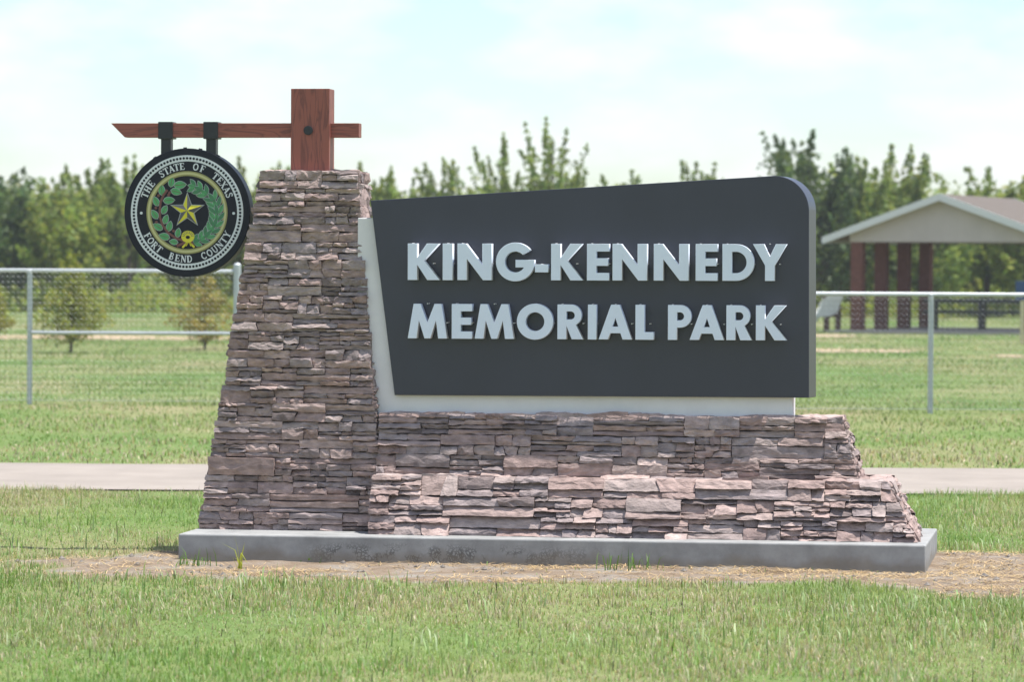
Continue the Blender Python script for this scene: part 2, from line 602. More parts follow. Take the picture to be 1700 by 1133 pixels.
PAL = [((0.300, 0.245, 0.230), 5), ((0.262, 0.240, 0.242), 4), ((0.335, 0.282, 0.265), 4), ((0.205, 0.182, 0.180), 1.8), ((0.380, 0.330, 0.312), 1.3), ((0.310, 0.280, 0.270), 3)]
def pick_col():
    t = rnd.uniform(0, sum(w for _, w in PAL))
    for c, w in PAL:
        t -= w
        if t <= 0:
            break
    k = rnd.uniform(0.88, 1.14)
    return (c[0] * k * 1.10, c[1] * k * .99, c[2] * k * .965)

def stone_geo(P, sa, sb, za, zb, prot, gap, ka=0.0, kb=0.0, lean=0.0):
    """P(s, z, out) -> Vector. rough cleft-faced block, front grid 5 x 3 plus sides"""
    NS, NZ = (8, 4) if sb - sa > 0.14 else (5, 4)
    g_ = gap / 2
    sa, sb, za, zb = sa + g_, sb - g_, za + g_ * 0.8, zb - g_ * 0.8
    h, w = zb - za, sb - sa
    tl, tr = rnd.uniform(-0.5, 0.3) * min(h, .04) * .35, rnd.uniform(-0.5, 0.3) * min(h, .04) * .35
    tiltv = rnd.uniform(-0.011, 0.010) - lean * rnd.uniform(0, 1)
    cl_s, cl_z, cl_o = rnd.uniform(.15, .85), rnd.uniform(-1.2, 1.2), rnd.uniform(-.008, .008)
    tilts = rnd.uniform(-0.008, 0.008)
    belly = rnd.uniform(-0.1, 0.9)
    front, back = [], []
    jt = [rnd.uniform(-0.004, 0.003) for _ in range(NS)]
    jb = [rnd.uniform(-0.0025, 0.004) for _ in range(NS)]
    for j in range(NZ):
        fz = (0.0, rnd.uniform(.24, .42), rnd.uniform(.60, .80), 1.0)[j]
        for i in range(NS):
            fs = i / (NS - 1)
            if 0 < i < NS - 1:
                fs += rnd.uniform(-0.25, 0.25) / (NS - 1)
            s = sa + fs * w + (ka * (1 - fs) + kb * fs) * (fz - .5)
            z = za + fz * h
            if 0 < j < 3: z += rnd.uniform(-.1, .1) * h
            if j == 3: z += jt[i] + tl * (1 - fs) + tr * fs
            if j == 0: z += jb[i]
            if i in (0, NS - 1): s += rnd.uniform(-0.003, 0.003)
            o = prot + tiltv * (fz - .5) * 2 + tilts * (fs - .5) * 2 + rnd.uniform(-0.003, 0.003)
            if j in (1, 2): o += belly * 0.008 + rnd.uniform(-0.004, 0.005)
            if (fs - cl_s) + cl_z * (fz - .5) * h / w > 0: o += cl_o
            if i in (0, NS - 1): o -= rnd.uniform(0.001, 0.006)
            o = max(o, -0.012)
            front.append(P(s, z, o))
    v = front[:]
    f = []
    for j in range(NZ - 1):
        for i in range(NS - 1):
            a = j * NS + i
            q = [a, a + 1, a + NS + 1, a + NS]
            if rnd.random() < .5:
                f += [[q[0], q[1], q[2]], [q[0], q[2], q[3]]]
            else:
                f += [[q[0], q[1], q[3]], [q[1], q[2], q[3]]]
    border = [(i, 0) for i in range(NS)] + [(NS - 1, j) for j in range(1, NZ)] + [(i, NZ - 1) for i in range(NS - 2, -1, -1)] + [(0, j) for j in range(NZ - 2, 0, -1)]
    nb = len(v)
    for (i, j) in border:
        fs, fz = i / (NS - 1), (0, .33, .7, 1.)[j]
        v.append(P(sa + fs * w, za + fz * h, -0.045))
    nbd = len(border)
    for t in range(nbd):
        i0, j0 = border[t]
        i1, j1 = border[(t + 1) % nbd]
        f.append([j1 * NS + i1, j0 * NS + i0, nb + t, nb + (t + 1) % nbd])
    return v, f

stones = []          # (area_weight, verts, faces, colour, owner)
def lay_face(P, s0, s1, z0, z1, owner, weight=1.0, course=0.1016, rough=1.0, tintk=1.0, lean=0.0):
    """courses of manufactured ledgestone units, every unit split into slivers"""
    nc = max(1, round((z1 - z0) / course))
    ch = (z1 - z0) / nc
    for c in range(nc):
        za, zb = z0 + c * ch, z0 + (c + 1) * ch
        zm = (za + zb) / 2
        a, e = s0(zm) + rnd.uniform(-.010, .006), s1(zm) + rnd.uniform(-.006, .010)
        x = a
        first = True
        while x < e - 0.01:
            ul = rnd.choice([0.2, 0.3, 0.3, 0.5]) if not first else rnd.uniform(0.10, 0.42)
            first = False
            if e - (x + ul) < 0.09:
                ul = e - x
            xe = min(x + ul, e)
            up = rnd.uniform(-0.004, 0.010) * rough
            # split the unit's height
            r = rnd.random()
            if r < .02: cuts = [0, 1]
            elif r < .36: cuts = [0, rnd.uniform(.3, .7), 1]
            elif r > .84: cuts = [0, rnd.uniform(.2, .28), rnd.uniform(.44, .54), rnd.uniform(.7, .8), 1]
            else:
                c1 = rnd.uniform(.24, .42)
                cuts = [0, c1, rnd.uniform(c1 + .22, .78), 1]
            for k in range(len(cuts) - 1):
                qa, qb = za + cuts[k] * ch, za + cuts[k + 1] * ch
                n = 1
                if xe - x > .16:
                    n = rnd.choice([1, 2, 2, 3]) if qb - qa < .06 else rnd.choice([1, 1, 2])
                elif xe - x > .1:
                    n = rnd.choice([1, 1, 2])
                br = [x] + sorted(x + (xe - x) * (t + rnd.uniform(-.28, .28)) / n for t in range(1, n)) + [xe]
                kl = [0] + [rnd.uniform(-.022, .022) * (qb - qa) / .05 if rnd.random() < .5 else 0 for _ in br[1:-1]] + [0]
                for bi, (p, q) in enumerate(zip(br, br[1:])):
                    if q - p < .02: continue
                    prot = up + rnd.choice([0.0, 0.003, 0.007, 0.011, 0.019]) * rough + rnd.uniform(0, .006)
                    v, f = stone_geo(P, p, q, qa, qb, prot, 0.0018, kl[bi], kl[bi + 1], lean)
                    cc = tuple(t * tintk for t in pick_col())
                    stones.append(((q - p) * (qb - qa) * weight, v, f, cc, owner))
            x = xe

def lerp(a, b, t):
    return a + (b - a) * t
def frustum(zb, zt, bot, top):
    """bot/top = (x0, x1, y0, y1); returns functions of z"""
    def r(z, inset=0.0):
        t = (z - zb) / (zt - zb)
        q = [lerp(bot[i], top[i], t) for i in range(4)]
        return q[0] + inset, q[1] - inset, q[2] + inset, q[3] - inset
    return r
def core(name, fr, zb, zt, parent, ins=0.03, m=None):
    b = MB()
    for z in (zb, zt):
        x0, x1, y0, y1 = fr(z, ins)
        b.v += [Vector((x0, y0, z)), Vector((x1, y0, z)), Vector((x1, y1, z)), Vector((x0, y1, z))]
    b.f = [[3, 2, 1, 0], [4, 5, 6, 7]] + [[i, (i + 1) % 4, 4 + (i + 1) % 4, 4 + i] for i in range(4)]
    return b.build(name, m or M['mortar'], parent)
def clad(fr, zb, zt, owner, sides=('front', 'right', 'left', 'back'), rough=1.0, tintk=1.0, lean=0.0, clamp=False):
    e = 1e-3
    for sd_ in sides:
        if sd_ == 'front':
            P = lambda s, z, o: Vector((min(s, fr(z)[1] + .006 + .3 * o) if clamp else s, fr(z)[2] - o, z))
            lay_face(P, lambda z: fr(z)[0] - .012, lambda z: fr(z - .05 if clamp else z)[1] + .012, zb, zt, owner, 1.0, rough=rough, tintk=tintk, lean=lean)
        elif sd_ == 'back':
            P = lambda s, z, o: Vector((-s, fr(z)[3] + o, z))
            lay_face(P, lambda z: -fr(z)[1], lambda z: -fr(z)[0], zb, zt, owner, 0.001, rough=rough, tintk=tintk)
        elif sd_ == 'right':
            P = lambda s, z, o: Vector((fr(z)[1] + o, max(s, fr(z)[2] - .004) if clamp else s, z))
            lay_face(P, lambda z: fr(z)[2] + .012, lambda z: fr(z)[3], zb, zt, owner, 0.1, rough=rough * (.5 if clamp else 1), tintk=tintk)
        else:
            P = lambda s, z, o: Vector((fr(z)[0] - o, -s, z))
            lay_face(P, lambda z: -fr(z)[3], lambda z: -fr(z)[2] - .012, zb, zt, owner, 0.01, rough=rough, tintk=tintk)

# pillar
PZ0 = SLAB_H
ptl, PZ1 = S(436, 283, 0.59)
ptr, _ = S(590, 283, 0.59)
pbl, _ = S(333, 881, 0.40)
pbr, _ = S(632, 887, 0.40)
pil = frustum(PZ0, PZ1, (pbl, pbr, 0.40, 1.08), (ptl, ptr, 0.59, 0.90))
pillar = core('pillar', pil, PZ0, PZ1 - 0.02, root)
clad(pil, PZ0, PZ1, pillar, rough=.85)
# flat cap stones closing the pillar top
x0, x1, y0, y1 = pil(PZ1)
# wings
WY0 = 0.20
lx0, LZ1 = S(623, 789, 0.325)
lx1t, _ = S(1471, 789, 0.325)
lx1b, _ = S(1521, 898, WY0)
low = frustum(SLAB_H, LZ1, (lx0, lx1b, WY0, 1.12), (lx0, lx1t, 0.325, 1.0))
ux0, UZ1 = S(634, 686, 0.485)
ux1t, _ = S(1395, 686, 0.485)
ux1b, _ = S(1424, 782, 0.40)
upp = frustum(LZ1, UZ1, (ux0, ux1b, 0.40, 0.97), (ux0, ux1t, 0.485, 0.89))
lower = core('lower_base', low, SLAB_H, LZ1 - 0.012, root)
clad(low, SLAB_H, LZ1, lower, rough=1.4, tintk=1.04, lean=.018, clamp=True)
upper = core('upper_base', upp, LZ1 - 0.02, UZ1 - 0.012, root)
clad(upp, LZ1, UZ1, upper, rough=0.8, tintk=1.0, lean=.002, clamp=True)
# ledge tops: flat stones laid on the lower and upper bases and on the pillar
def top_stones(x0, x1, y0, y1, z, owner, weight, ln=(0.12, 0.3)):
    x = x0
    while x < x1 - .02:
        xe = min(x + rnd.uniform(*ln), x1)
        if x1 - xe < .06: xe = x1
        P = lambda s, t, o: Vector((s, t, z + o))
        v, f = stone_geo(P, x, xe, y0, y1, rnd.uniform(-.006, .004), 0.003)
        stones.append(((xe - x) * (y1 - y0) * weight, v, f, tuple(t * 1.1 for t in pick_col()), owner))
        x = xe
a = low(LZ1)
top_stones(a[0], a[1] - .01, a[2] + .0, upp(LZ1)[2] + .02, LZ1, lower, 0.3)
top_stones(upp(LZ1)[1] - .02, a[1] - .012, upp(LZ1)[2] + .022, a[3], LZ1, lower, 0.3, (0.06, 0.12))
a = upp(UZ1)
top_stones(a[0], a[1] - .01, a[2], 0.535, UZ1, upper, 0.2)
top_stones(S(1316, 670, .535)[0] + .01, a[1] - .01, 0.537, a[3], UZ1, upper, 0.2)
a = pil(PZ1)
for yy in (a[2], (a[2] + a[3]) / 2):
    top_stones(a[0], a[1], yy, yy + (a[3] - a[2]) / 2, PZ1, pillar, 0.05)

stones.sort(key=lambda t: -t[0])
for wgt, v, f, c, owner in stones[:298]:
    me = bpy.data.meshes.new('stone')
    me.from_pydata([tuple(p) for p in v], [], f)
    at_ = me.attributes.new('tint', 'FLOAT_COLOR', 'POINT')
    at_.data.foreach_set('color', [t for _ in v for t in (*c, 1)])
    link('stone', me, M['stone'], owner)
vv, ff, cc = [], [], []
for wgt, v, f, c, owner in stones[298:]:
    n = len(vv)
    vv += [tuple(p) for p in v]
    ff += [[i + n for i in q] for q in f]
    cc += [(*c, 1)] * len(v)
me = bpy.data.meshes.new('small_stones')
me.from_pydata(vv, [], ff)
at_ = me.attributes.new('tint', 'FLOAT_COLOR', 'POINT')
at_.data.foreach_set('color', np.array(cc, dtype=np.float32).ravel())
tag(link('small_stones', me, M['stone'], root), kind='stuff')

# cream backing wall
bx0, bz1 = S(594, 362, 0.535)
bx1, _ = S(1316, 670, 0.535)
b = MB().box(bx0, bx1, 0.535, 0.76, UZ1 - 0.08, bz1)
b.build('backing_wall', M['backing'], root, bevel=0.004)

# dark panel
PY = 0.495
def pan(px, py): return S(px, py, PY)
pts = [pan(655, 656.5), pan(1343, 661), pan(1343, 348)]
cx_, cy_ = 1286, 350
for i in range(1, 13):
    t = R(90) * i / 12
    pts.append(pan(cx_ + 57 * math.cos(t), cy_ - 58 * math.sin(t)))
pts += [pan(615, 333)]
pts2 = [(x + (0.030 if x > 1.2 else 0), z) for x, z in pts]
b = MB().prism(pts, PY, 0.645, pts2)
panel = b.build('sign_panel', M['panel'], root, bevel=0.003)
for p in panel.data.polygons: p.use_smooth = False

# raised letters
def arc(cx, cy, r, a0, a1, n=20, ry=None):
    return [(cx + r * math.cos(R(a0 + (a1 - a0) * i / n)), cy + (ry or r) * math.sin(R(a0 + (a1 - a0) * i / n))) for i in range(n + 1)]
def glyph(ch, w):
    s, q = 0.26, 0.21
    if ch == 'K':
        c = .47 * w + .03
        return [[(0, 0), (0, 1), (s, 1), (s, .61), (w - .36, 1), (w - .02, 1), (c, .535), (w, 0), (w - .35, 0), (s, .42), (s, 0)]]
    if ch == 'I': return [[(0, 0), (0, 1), (w, 1), (w, 0)]]
    if ch == 'N': return [[(0, 0), (0, 1), (s - .02, 1), (w - s, .42), (w - s, 1), (w, 1), (w, 0), (w - s + .02, 0), (s, .58), (s, 0)]]
    if ch == 'G':
        o = arc(.52, .5, .53, 38, 353, 40)
        i = arc(.52, .5, .285, -32, 48, 20)[::-1]
        inner = arc(.52, .5, .285, 328, 44, 36)
        return [o + [(1.05, .56), (.53, .56), (.53, .35)] + inner]
    if ch == '-': return [[(0, 0), (0, 1), (w, 1), (w, 0)]]
    if ch == 'E': return [[(0, 0), (0, 1), (w, 1), (w, .79), (s, .79), (s, .61), (w - .03, .61), (w - .03, .40), (s, .40), (s, .21), (w, .21), (w, 0)]]
    if ch == 'D': return [[(0, 0), (0, 1)] + arc(w - .5, .5, .5, 90, -90), [(s, .21), (s, .79)] + arc(w - .5, .5, .29, 90, -90)]
    if ch == 'Y': return [[(w / 2 - s / 2, 0), (w / 2 - s / 2, .42), (0, 1), (.30, 1), (w / 2, .66), (w - .30, 1), (w, 1), (w / 2 + s / 2, .42), (w / 2 + s / 2, 0)]]
    if ch == 'M': return [[(0, 0), (.17, 1), (.37, 1), (w / 2, .46), (w - .37, 1), (w - .17, 1), (w, 0), (w - .26, 0), (w - .325, .52), (w / 2 + .085, 0), (w / 2 - .085, 0), (.325, .52), (.26, 0)]]
    if ch == 'O': return [arc(w / 2, .5, w / 2, 0, 351, 39, .52), arc(w / 2, .5, w / 2 - .255, 0, 351, 39, .27)]
    if ch == 'R': return [[(0, 0), (0, 1)] + arc(w - .36, .69, .31, 90, -62) + [(w, 0), (w - .33, 0), (s, .385), (s, 0)], [(s, .57), (s, .80)] + arc(w - .36, .685, .115, 90, -90, 10)]
    if ch == 'A': return [[(0, 0), (w / 2 - .125, 1), (w / 2 + .125, 1), (w, 0), (w - .27, 0), (w - .335, .18), (.335, .18), (.27, 0)], [(w / 2 - .085, .37), (w / 2, .62), (w / 2 + .085, .37)]]
    if ch == 'L': return [[(0, 0), (0, 1), (s, 1), (s, .22), (w, .22), (w, 0)]]
    if ch == 'P': return [[(0, 0), (0, 1)] + arc(w - .325, .675, .325, 90, -90) + [(s, .35), (s, 0)], [(s, .56), (s, .79)] + arc(w - .325, .675, .115, 90, -90, 10)]
def plate_from_outlines(name, outlines, y0, y1, m, parent, bevel=0.0015):
    cu = bpy.data.curves.new('outline', 'CURVE')
    cu.dimensions = '2D'
    cu.fill_mode = 'BOTH'
    cu.extrude = (y1 - y0) / 2 - bevel
    cu.bevel_depth = bevel
    cu.offset = -bevel
    for o in outlines:
        sp = cu.splines.new('POLY')
        sp.points.add(len(o) - 1)
        for p, (x, z) in zip(sp.points, o):
            p.co = (x, z, 0, 1)
        sp.use_cyclic_u = True
    tmp = bpy.data.objects.new('outline', cu)
    col.objects.link(tmp)
    dg = bpy.context.evaluated_depsgraph_get()
    me = bpy.data.meshes.new_from_object(tmp.evaluated_get(dg))
    bpy.data.objects.remove(tmp)
    bpy.data.curves.remove(cu)
    yc = (y0 + y1) / 2
    # curve (x, y, z) -> sign (x, yc - z, y): front faces the viewer
    me.transform(Matrix(((1, 0, 0, 0), (0, 0, -1, yc), (0, 1, 0, 0), (0, 0, 0, 1))))
    me.name = name
    me.materials.clear()
    return link(name, me, m, parent)
row1 = [('K', 677, 730), ('I', 735, 751), ('N', 759.5, 816), ('G', 824, 887), ('-', 888, 910), ('K', 915, 968), ('E', 974.5, 1011), ('N', 1017, 1074), ('N', 1085.5, 1143), ('E', 1155, 1191), ('D', 1199.5, 1252), ('Y', 1250, 1306)]
row2 = [('M', 677, 742), ('E', 750, 783.5), ('M', 788, 853), ('O', 858, 918), ('R', 925.5, 968), ('I', 976, 990), ('A', 994, 1049), ('L', 1055, 1085), ('P', 1109, 1147.5), ('A', 1145, 1202), ('R', 1206, 1248), ('K', 1255, 1306)]
LF0, LF1 = PY - 0.080, PY - 0.018
for row, (t0, b0, t1, b1) in ((row1, (404.3, 465.3, 405.5, 467)), (row2, (504.5, 562.5, 507.5, 566))):
    for ch, pa, pb in row:
        k = (pa - 677) / (1306 - 677)
        pt, pbm = lerp(t0, t1, k), lerp(b0, b1, k)
        if ch == '-':
            pt, pbm = 439, 452.5
        xa, zt = S(pa, pt, LF0)
        xb, zb_ = S(pb, pbm, LF0)
        h = zt - zb_
        w = (xb - xa) / h
        if ch == '-': h, w = zt - zb_, (xb - xa) / (zt - zb_)
        gl = glyph(ch, w)
        if ch == 'G':
            gl = [[(x * w / 1.05, y) for x, y in o] for o in gl]
        out = [[(xa + x * h, zb_ + y * h) for x, y in o] for o in gl]
        lt = plate_from_outlines('letter', out, LF0, LF1, M['letter'], panel)
        # stand-off studs between the letter and the panel
        bb = MB()
        for fx, fz in ((.5, 1.0), (1.0, .45)):
            if ch in 'KYL' and fx == 1.0: fx = .8
            X, Z = xa + w * h * fx, zb_ + h * fz
            if fz == 1.0 and ch in 'KNMYEIDLPROAG': X = xa + (0.13 if ch not in 'OGMAY' else w / 2) * h
            bb.tube([(X - .002, LF0 + .012, Z + .001), (X - .002, PY + .001, Z + .001)], 0.0030, 6)
        bb.build('stud', M['steel'], panel)

# cedar post and beam
yc_ = 0.745
pxl, pzt = S(483, 147, yc_ - .075)
pxr, _ = S(547, 147, yc_ - .075)
post = MB().box(pxl, pxr, yc_ - .075, yc_ + .075, PZ1 - .1, pzt).build('post', M['wood_v'], root, bevel=0.003)
bfy = yc_ - .04
bl, bzt = S(184, 204.5, bfy)
bl2, bzb = S(207, 228, bfy)
br_, _ = S(596, 208, bfy)
b = MB().prism([(bl2, bzb), (br_, bzb), (br_, bzt), (bl, bzt)], bfy, yc_ + .04)
beam = b.build('beam', M['wood_h'], root, bevel=0.002)
c0, c1 = S(512, 216.5, yc_ - .075)
bo = MB().tube([(c0, yc_ - .074, c1), (c0, yc_ - .086, c1)], 0.026, 20).build('bolt_cap', M['black'], post, bevel=0.002)

# ------------------------------------------------------------------ the hanging county seal
SY = yc_ - .05
dcx, dcz = S(310.5, 353, SY)
dr = S(415.2, 353, SY)[0] - dcx
seal = tag(empty('hanging_seal', SO + EX * dcx + EYv * SY + Vector((0, 0, dcz)), -PSI),
           'round black county seal with star and green wreath hanging from the cedar beam', 'seal sign')
b = MB()
pts = [(dr * math.cos(2 * math.pi * i / 96), dr * math.sin(2 * math.pi * i / 96)) for i in range(96)]
disc = MB().prism(pts, 0, 0.10).build('disc', M['blackface'], seal, bevel=0.003)
def plate(name, outline, y0, y1, m, parent):
    return MB().prism(outline, y0, y1).build(name, m, parent)
def ring(name, r0, r1, y0, y1, m, parent, n=96):
    b = MB()
    for y in (y0, y1):
        for r in (r0, r1):
            b.v += [Vector((r * math.cos(2 * math.pi * i / n), y, r * math.sin(2 * math.pi * i / n))) for i in range(n)]
    for i in range(n):
        j = (i + 1) % n
        b.f += [[i, j, n + j, n + i], [2 * n + j, 2 * n + i, 3 * n + i, 3 * n + j], [j, i, 2 * n + i, 2 * n + j], [n + i, n + j, 3 * n + j, 3 * n + i]]
    return b.build(name, m, parent)
Y1 = -0.003
rg = ring('beaded_ring', dr * .797, dr * .893, -0.003, .002, M['white'], seal)
nb_ = 100
b = MB()
for i in range(nb_):
    t = 2 * math.pi * i / nb_
    X, Z = dr * .845 * math.cos(t), dr * .845 * math.sin(t)
    k = len(b.v)
    for j in range(8):
        q = 2 * math.pi * j / 8
        b.v.append(Vector((X + dr * .0205 * math.cos(q), -0.0042, Z + dr * .0205 * math.sin(q))))
    b.f.append(list(range(k, k + 8)))
    for j in range(8):
        b.v.append(Vector((b.v[k + j].x, -0.001, b.v[k + j].z)))
    for j in range(8):
        b.f.append([k + (j + 1) % 8, k + j, k + 8 + j, k + 8 + (j + 1) % 8])
tag(b.build('beads', M['blackface'], rg), kind='stuff')
gr = ring('gold_ring', dr * .570, dr * .645, -0.003, .002, M['gold'], seal)
ring('ring_centre_line', dr * .592, dr * .625, -0.0045, -0.002, mat('pale_gold', (0.52, 0.50, 0.24), 0.5, 0.4), gr)  # pale gold line printed along the middle of the ring

# serif lettering
TK, TN = .19, .09
def serif(x, y, w=.34): return ([(x - w / 2, y), (x + w / 2, y)], .065)
def stem(x): return ([(x, 0), (x, 1)], TK)
GL = {
 'T': (.8, [stem(.4), ([(0, .955), (.8, .955)], TN), ([(.03, .95), (.03, .74)], .06), ([(.77, .95), (.77, .74)], .06), serif(.4, .03)]),
 'H': (.9, [stem(.2), stem(.7), ([(.2, .5), (.7, .5)], TN), serif(.2, .03), serif(.2, .97), serif(.7, .03), serif(.7, .97)]),
 'E': (.74, [stem(.2), ([(.03, .955), (.68, .955)], TN), ([(.2, .5), (.52, .5)], TN), ([(.03, .045), (.72, .045)], TN), ([(.67, .95), (.67, .76)], .06), ([(.71, .05), (.71, .26)], .06), ([(.52, .62), (.52, .38)], .06)]),
 'F': (.7, [stem(.2), ([(.03, .955), (.66, .955)], TN), ([(.2, .5), (.5, .5)], TN), serif(.2, .03), ([(.65, .95), (.65, .76)], .06), ([(.5, .62), (.5, .38)], .06)]),
 'S': (.64, [([(.55, .80), (.45, .93), (.30, .96), (.15, .90), (.10, .76), (.18, .62), (.34, .52), (.48, .42), (.54, .27), (.47, .11), (.31, .04), (.15, .08), (.06, .22)], .13), ([(.56, .96), (.56, .74)], .06), ([(.05, .04), (.05, .28)], .06)]),
 'A': (.86, [([(.12, .02), (.42, 1)], .08), ([(.40, 1), (.72, .02)], TK), ([(.24, .33), (.62, .33)], .07), serif(.12, .03, .28), serif(.73, .03)]),
 'O': (.86, [([(.43 + .33 * math.cos(R(t)), .5 + .45 * math.sin(R(t))) for t in range(0, 361, 24)], .15)]),
 'X': (.86, [([(.15, .98), (.70, .02)], TK), ([(.70, .98), (.14, .02)], .08), serif(.15, .97), serif(.72, .97, .28), serif(.14, .03, .28), serif(.71, .03)]),
 'R': (.82, [stem(.2), ([(.2, .955), (.45, .95), (.58, .86), (.60, .73), (.54, .58), (.42, .51), (.2, .5)], .11), ([(.40, .5), (.72, .03)], .16), serif(.2, .03), serif(.2, .97), serif(.75, .03, .2)]),
 'B': (.76, [stem(.2), ([(.2, .955), (.42, .95), (.55, .86), (.56, .70), (.46, .55), (.2, .52)], .11), ([(.2, .52), (.48, .50), (.62, .38), (.63, .22), (.52, .08), (.2, .045)], .12), serif(.15, .03, .2), serif(.15, .97, .2)]),
 'N': (.92, [([(.2, 0), (.2, 1)], .09), ([(.17, .98), (.74, .03)], TK), ([(.74, 0), (.74, 1)], .09), serif(.2, .03, .28), serif(.15, .97, .22), serif(.74, .97, .28)]),
 'D': (.88, [stem(.2), ([(.2, .955), (.45, .94), (.65, .80), (.73, .5), (.65, .2), (.45, .06), (.2, .045)], .13), serif(.15, .03, .2), serif(.15, .97, .2)]),
 'C': (.82, [([(.70, .76), (.60, .90), (.43, .96), (.24, .87), (.12, .66), (.11, .40), (.22, .16), (.42, .04), (.60, .08), (.72, .24)], .14), ([(.71, .97), (.71, .70)], .06)]),
 'U': (.9, [([(.2, 1), (.2, .32), (.27, .12), (.45, .04), (.62, .12), (.70, .32), (.70, 1)], .13), serif(.2, .97), serif(.70, .97, .28)]),
 'Y': (.86, [([(.14, .98), (.43, .48)], TK), ([(.72, .98), (.45, .48)], .08), ([(.43, .5), (.43, 0)], TK), serif(.14, .97), serif(.74, .97, .28), serif(.43, .03)]),
}
def ribbon(b, pts, w, T, y):
    pts = [Vector((p[0], p[1])) for p in pts]
    L_, R_ = [], []
    for i, p in enumerate(pts):
        d = (pts[min(i + 1, len(pts) - 1)] - pts[max(i - 1, 0)]).normalized()
        n = Vector((-d.y, d.x)) * w / 2
        L_.append(p + n); R_.append(p - n)
    k = len(b.v)
    for q in L_ + R_:
        X, Z = T(q.x, q.y)
        b.v.append(Vector((X, y, Z)))
    m = len(pts)
    top = []
    for i in range(m - 1):
        b.f.append([k + i, k + i + 1, k + m + i + 1, k + m + i])
    kk = len(b.v)
    for q in L_ + R_:
        X, Z = T(q.x, q.y)
        b.v.append(Vector((X, 0.001, Z)))
    for i in range(m - 1):
        b.f.append([k + i, k + i + 1, kk + i + 1, kk + i])
        b.f.append([k + m + i, k + m + i + 1, kk + m + i + 1, kk + m + i])
def seal_letter(ch, ang, bottom):
    w, strokes = GL[ch]
    h = dr * .108
    rad = dr * .723
    b = MB()
    t = R(ang)
    er = Vector((math.cos(t), math.sin(t)))
    up = -er if bottom else er
    right = Vector((up.y, -up.x))
    def T(x, y):
        p = er * rad + right * ((x - w / 2) * h * .98) + up * ((y - .5) * h)
        return p.x, p.y
    for i, (pts, wd) in enumerate(strokes):
        ribbon(b, pts, wd * 1.12, T, -0.0030 - i * 0.00012)
    return b.build('letter', M['white'], seal)
for word, a0, a1, bot in (('THE', 158, 142, 0), ('STATE', 124, 96.5, 0), ('OF', 79, 70, 0), ('TEXAS', 51.5, 22, 0), ('FORT', 210, 232.5, 1), ('BEND', 250.5, 273.5, 1), ('COUNTY', 292, 332, 1)):
    for i, ch in enumerate(word):
        seal_letter(ch, lerp(a0, a1, i / (len(word) - 1)), bot)
for X in (-.727, .741):
    o = MB().tube([(dr * X, .001, -.01 * dr), (dr * X, -.004, -.01 * dr)], dr * .022, 12).build('dot', M['white'], seal)

# star: outline plate and ten facets
def star_pts(ro, ri, a0=90):
    return [((ro if i % 2 == 0 else ri) * math.cos(R(a0 + 36 * i)), (ro if i % 2 == 0 else ri) * math.sin(R(a0 + 36 * i))) for i in range(10)]
sc = Vector((.006 * dr, .03 * dr))
def sh(l): return [(x + sc.x, z + sc.y) for x, z in l]
star = plate('star', sh(star_pts(dr * .288, dr * .118)), -0.004, .001, M['greyline'], seal)
sp = sh(star_pts(dr * .258, dr * .103))
for i in range(10):
    p, q = sp[i], sp[(i + 1) % 10]
    b = MB()
    b.v = [Vector((p[0], -.0055, p[1])), Vector((q[0], -.0055, q[1])), Vector((sc.x, -.013, sc.y)), Vector((p[0], -.003, p[1])), Vector((q[0], -.003, q[1])), Vector((sc.x, -.003, sc.y))]
    b.f = [[0, 1, 2], [3, 5, 4], [0, 3, 4, 1], [1, 4, 5, 2], [2, 5, 3, 0]]
    b.build('star_facet', M['yellow'] if i % 2 == 0 else M['starshade'], star)

# wreath
def Zm(x, y):  # seal zoom pixel -> disc metres
    return ((x - 569) / 494 * dr, (580 - y) / 494 * dr)
wr = empty('wreath', (0, 0, 0)); wr.parent = seal
def leaf(c, ang, ln, wd, lay, kind=0):
    cx, cz = c
    t = R(ang)
    d, n = Vector((math.cos(t), math.sin(t))), Vector((-math.sin(t), math.cos(t)))
    if kind == 0:
        prof = [(-.5, 0), (-.34, .34), (-.12, .47), (.08, .44), (.22, .36), (.36, .22), (.5, 0)]
    else:
        prof = [(-.5, 0), (-.3, .30), (0, .46), (.25, .34), (.5, 0)]
    pr = prof + [(x, -y) for x, y in prof[-2:0:-1]]
    def o(k, e): return [((cx + d.x * (x * (ln + e)) + n.x * y * (wd + e)), (cz + d.y * (x * (ln + e)) + n.y * y * (wd + e))) for x, y in pr]
    y = -0.0035 - lay * .0005
    a = plate('leaf', o(1, 0.0075), y + .0008, .001, M['greyline'], wr)
    g_ = plate('leaf_face', o(1, 0), y - .0007, y + .0009, M['leafdeep'] if kind and lay % 2 else M['leafgreen'], a)
    mid = MB()
    ribbon(mid, [(-.45, 0), (.42, 0)], .06 / 1, lambda x, z: (cx + d.x * x * ln + n.x * z * ln * .7, cz + d.y * x * ln + n.y * z * ln * .7), y - .0012)
    mid.build('midrib', M['vine'] if kind == 0 else M['starshade'], a)
U = dr / 494
vine = [(545, 800), (480, 775), (420, 735), (380, 680), (358, 620), (355, 560), (362, 500), (385, 445), (415, 405)]
b = MB()
ribbon(b, [Zm(*p) for p in vine], 17 * U, lambda x, z: (x, z), -0.0045)
b.build('vine', M['vine'], wr)
oak = [(447, 345, 80, 75), (515, 368, 5, 95), (485, 420, -15, 85), (371, 408, 95, 80), (428, 487, 5, 88), (326, 494, 115, 75), (393, 558, 60, 72), (316, 595, 125, 78), (403, 632, 70, 72), (341, 690, 150, 80), (432, 685, 75, 78), (392, 765, 165, 85), (500, 735, 80, 70), (465, 806, 170, 66)]
for i, (x, y, a_, l_) in enumerate(oak):
    leaf(Zm(x, y), a_, l_ * U, l_ * .62 * U, i % 3)
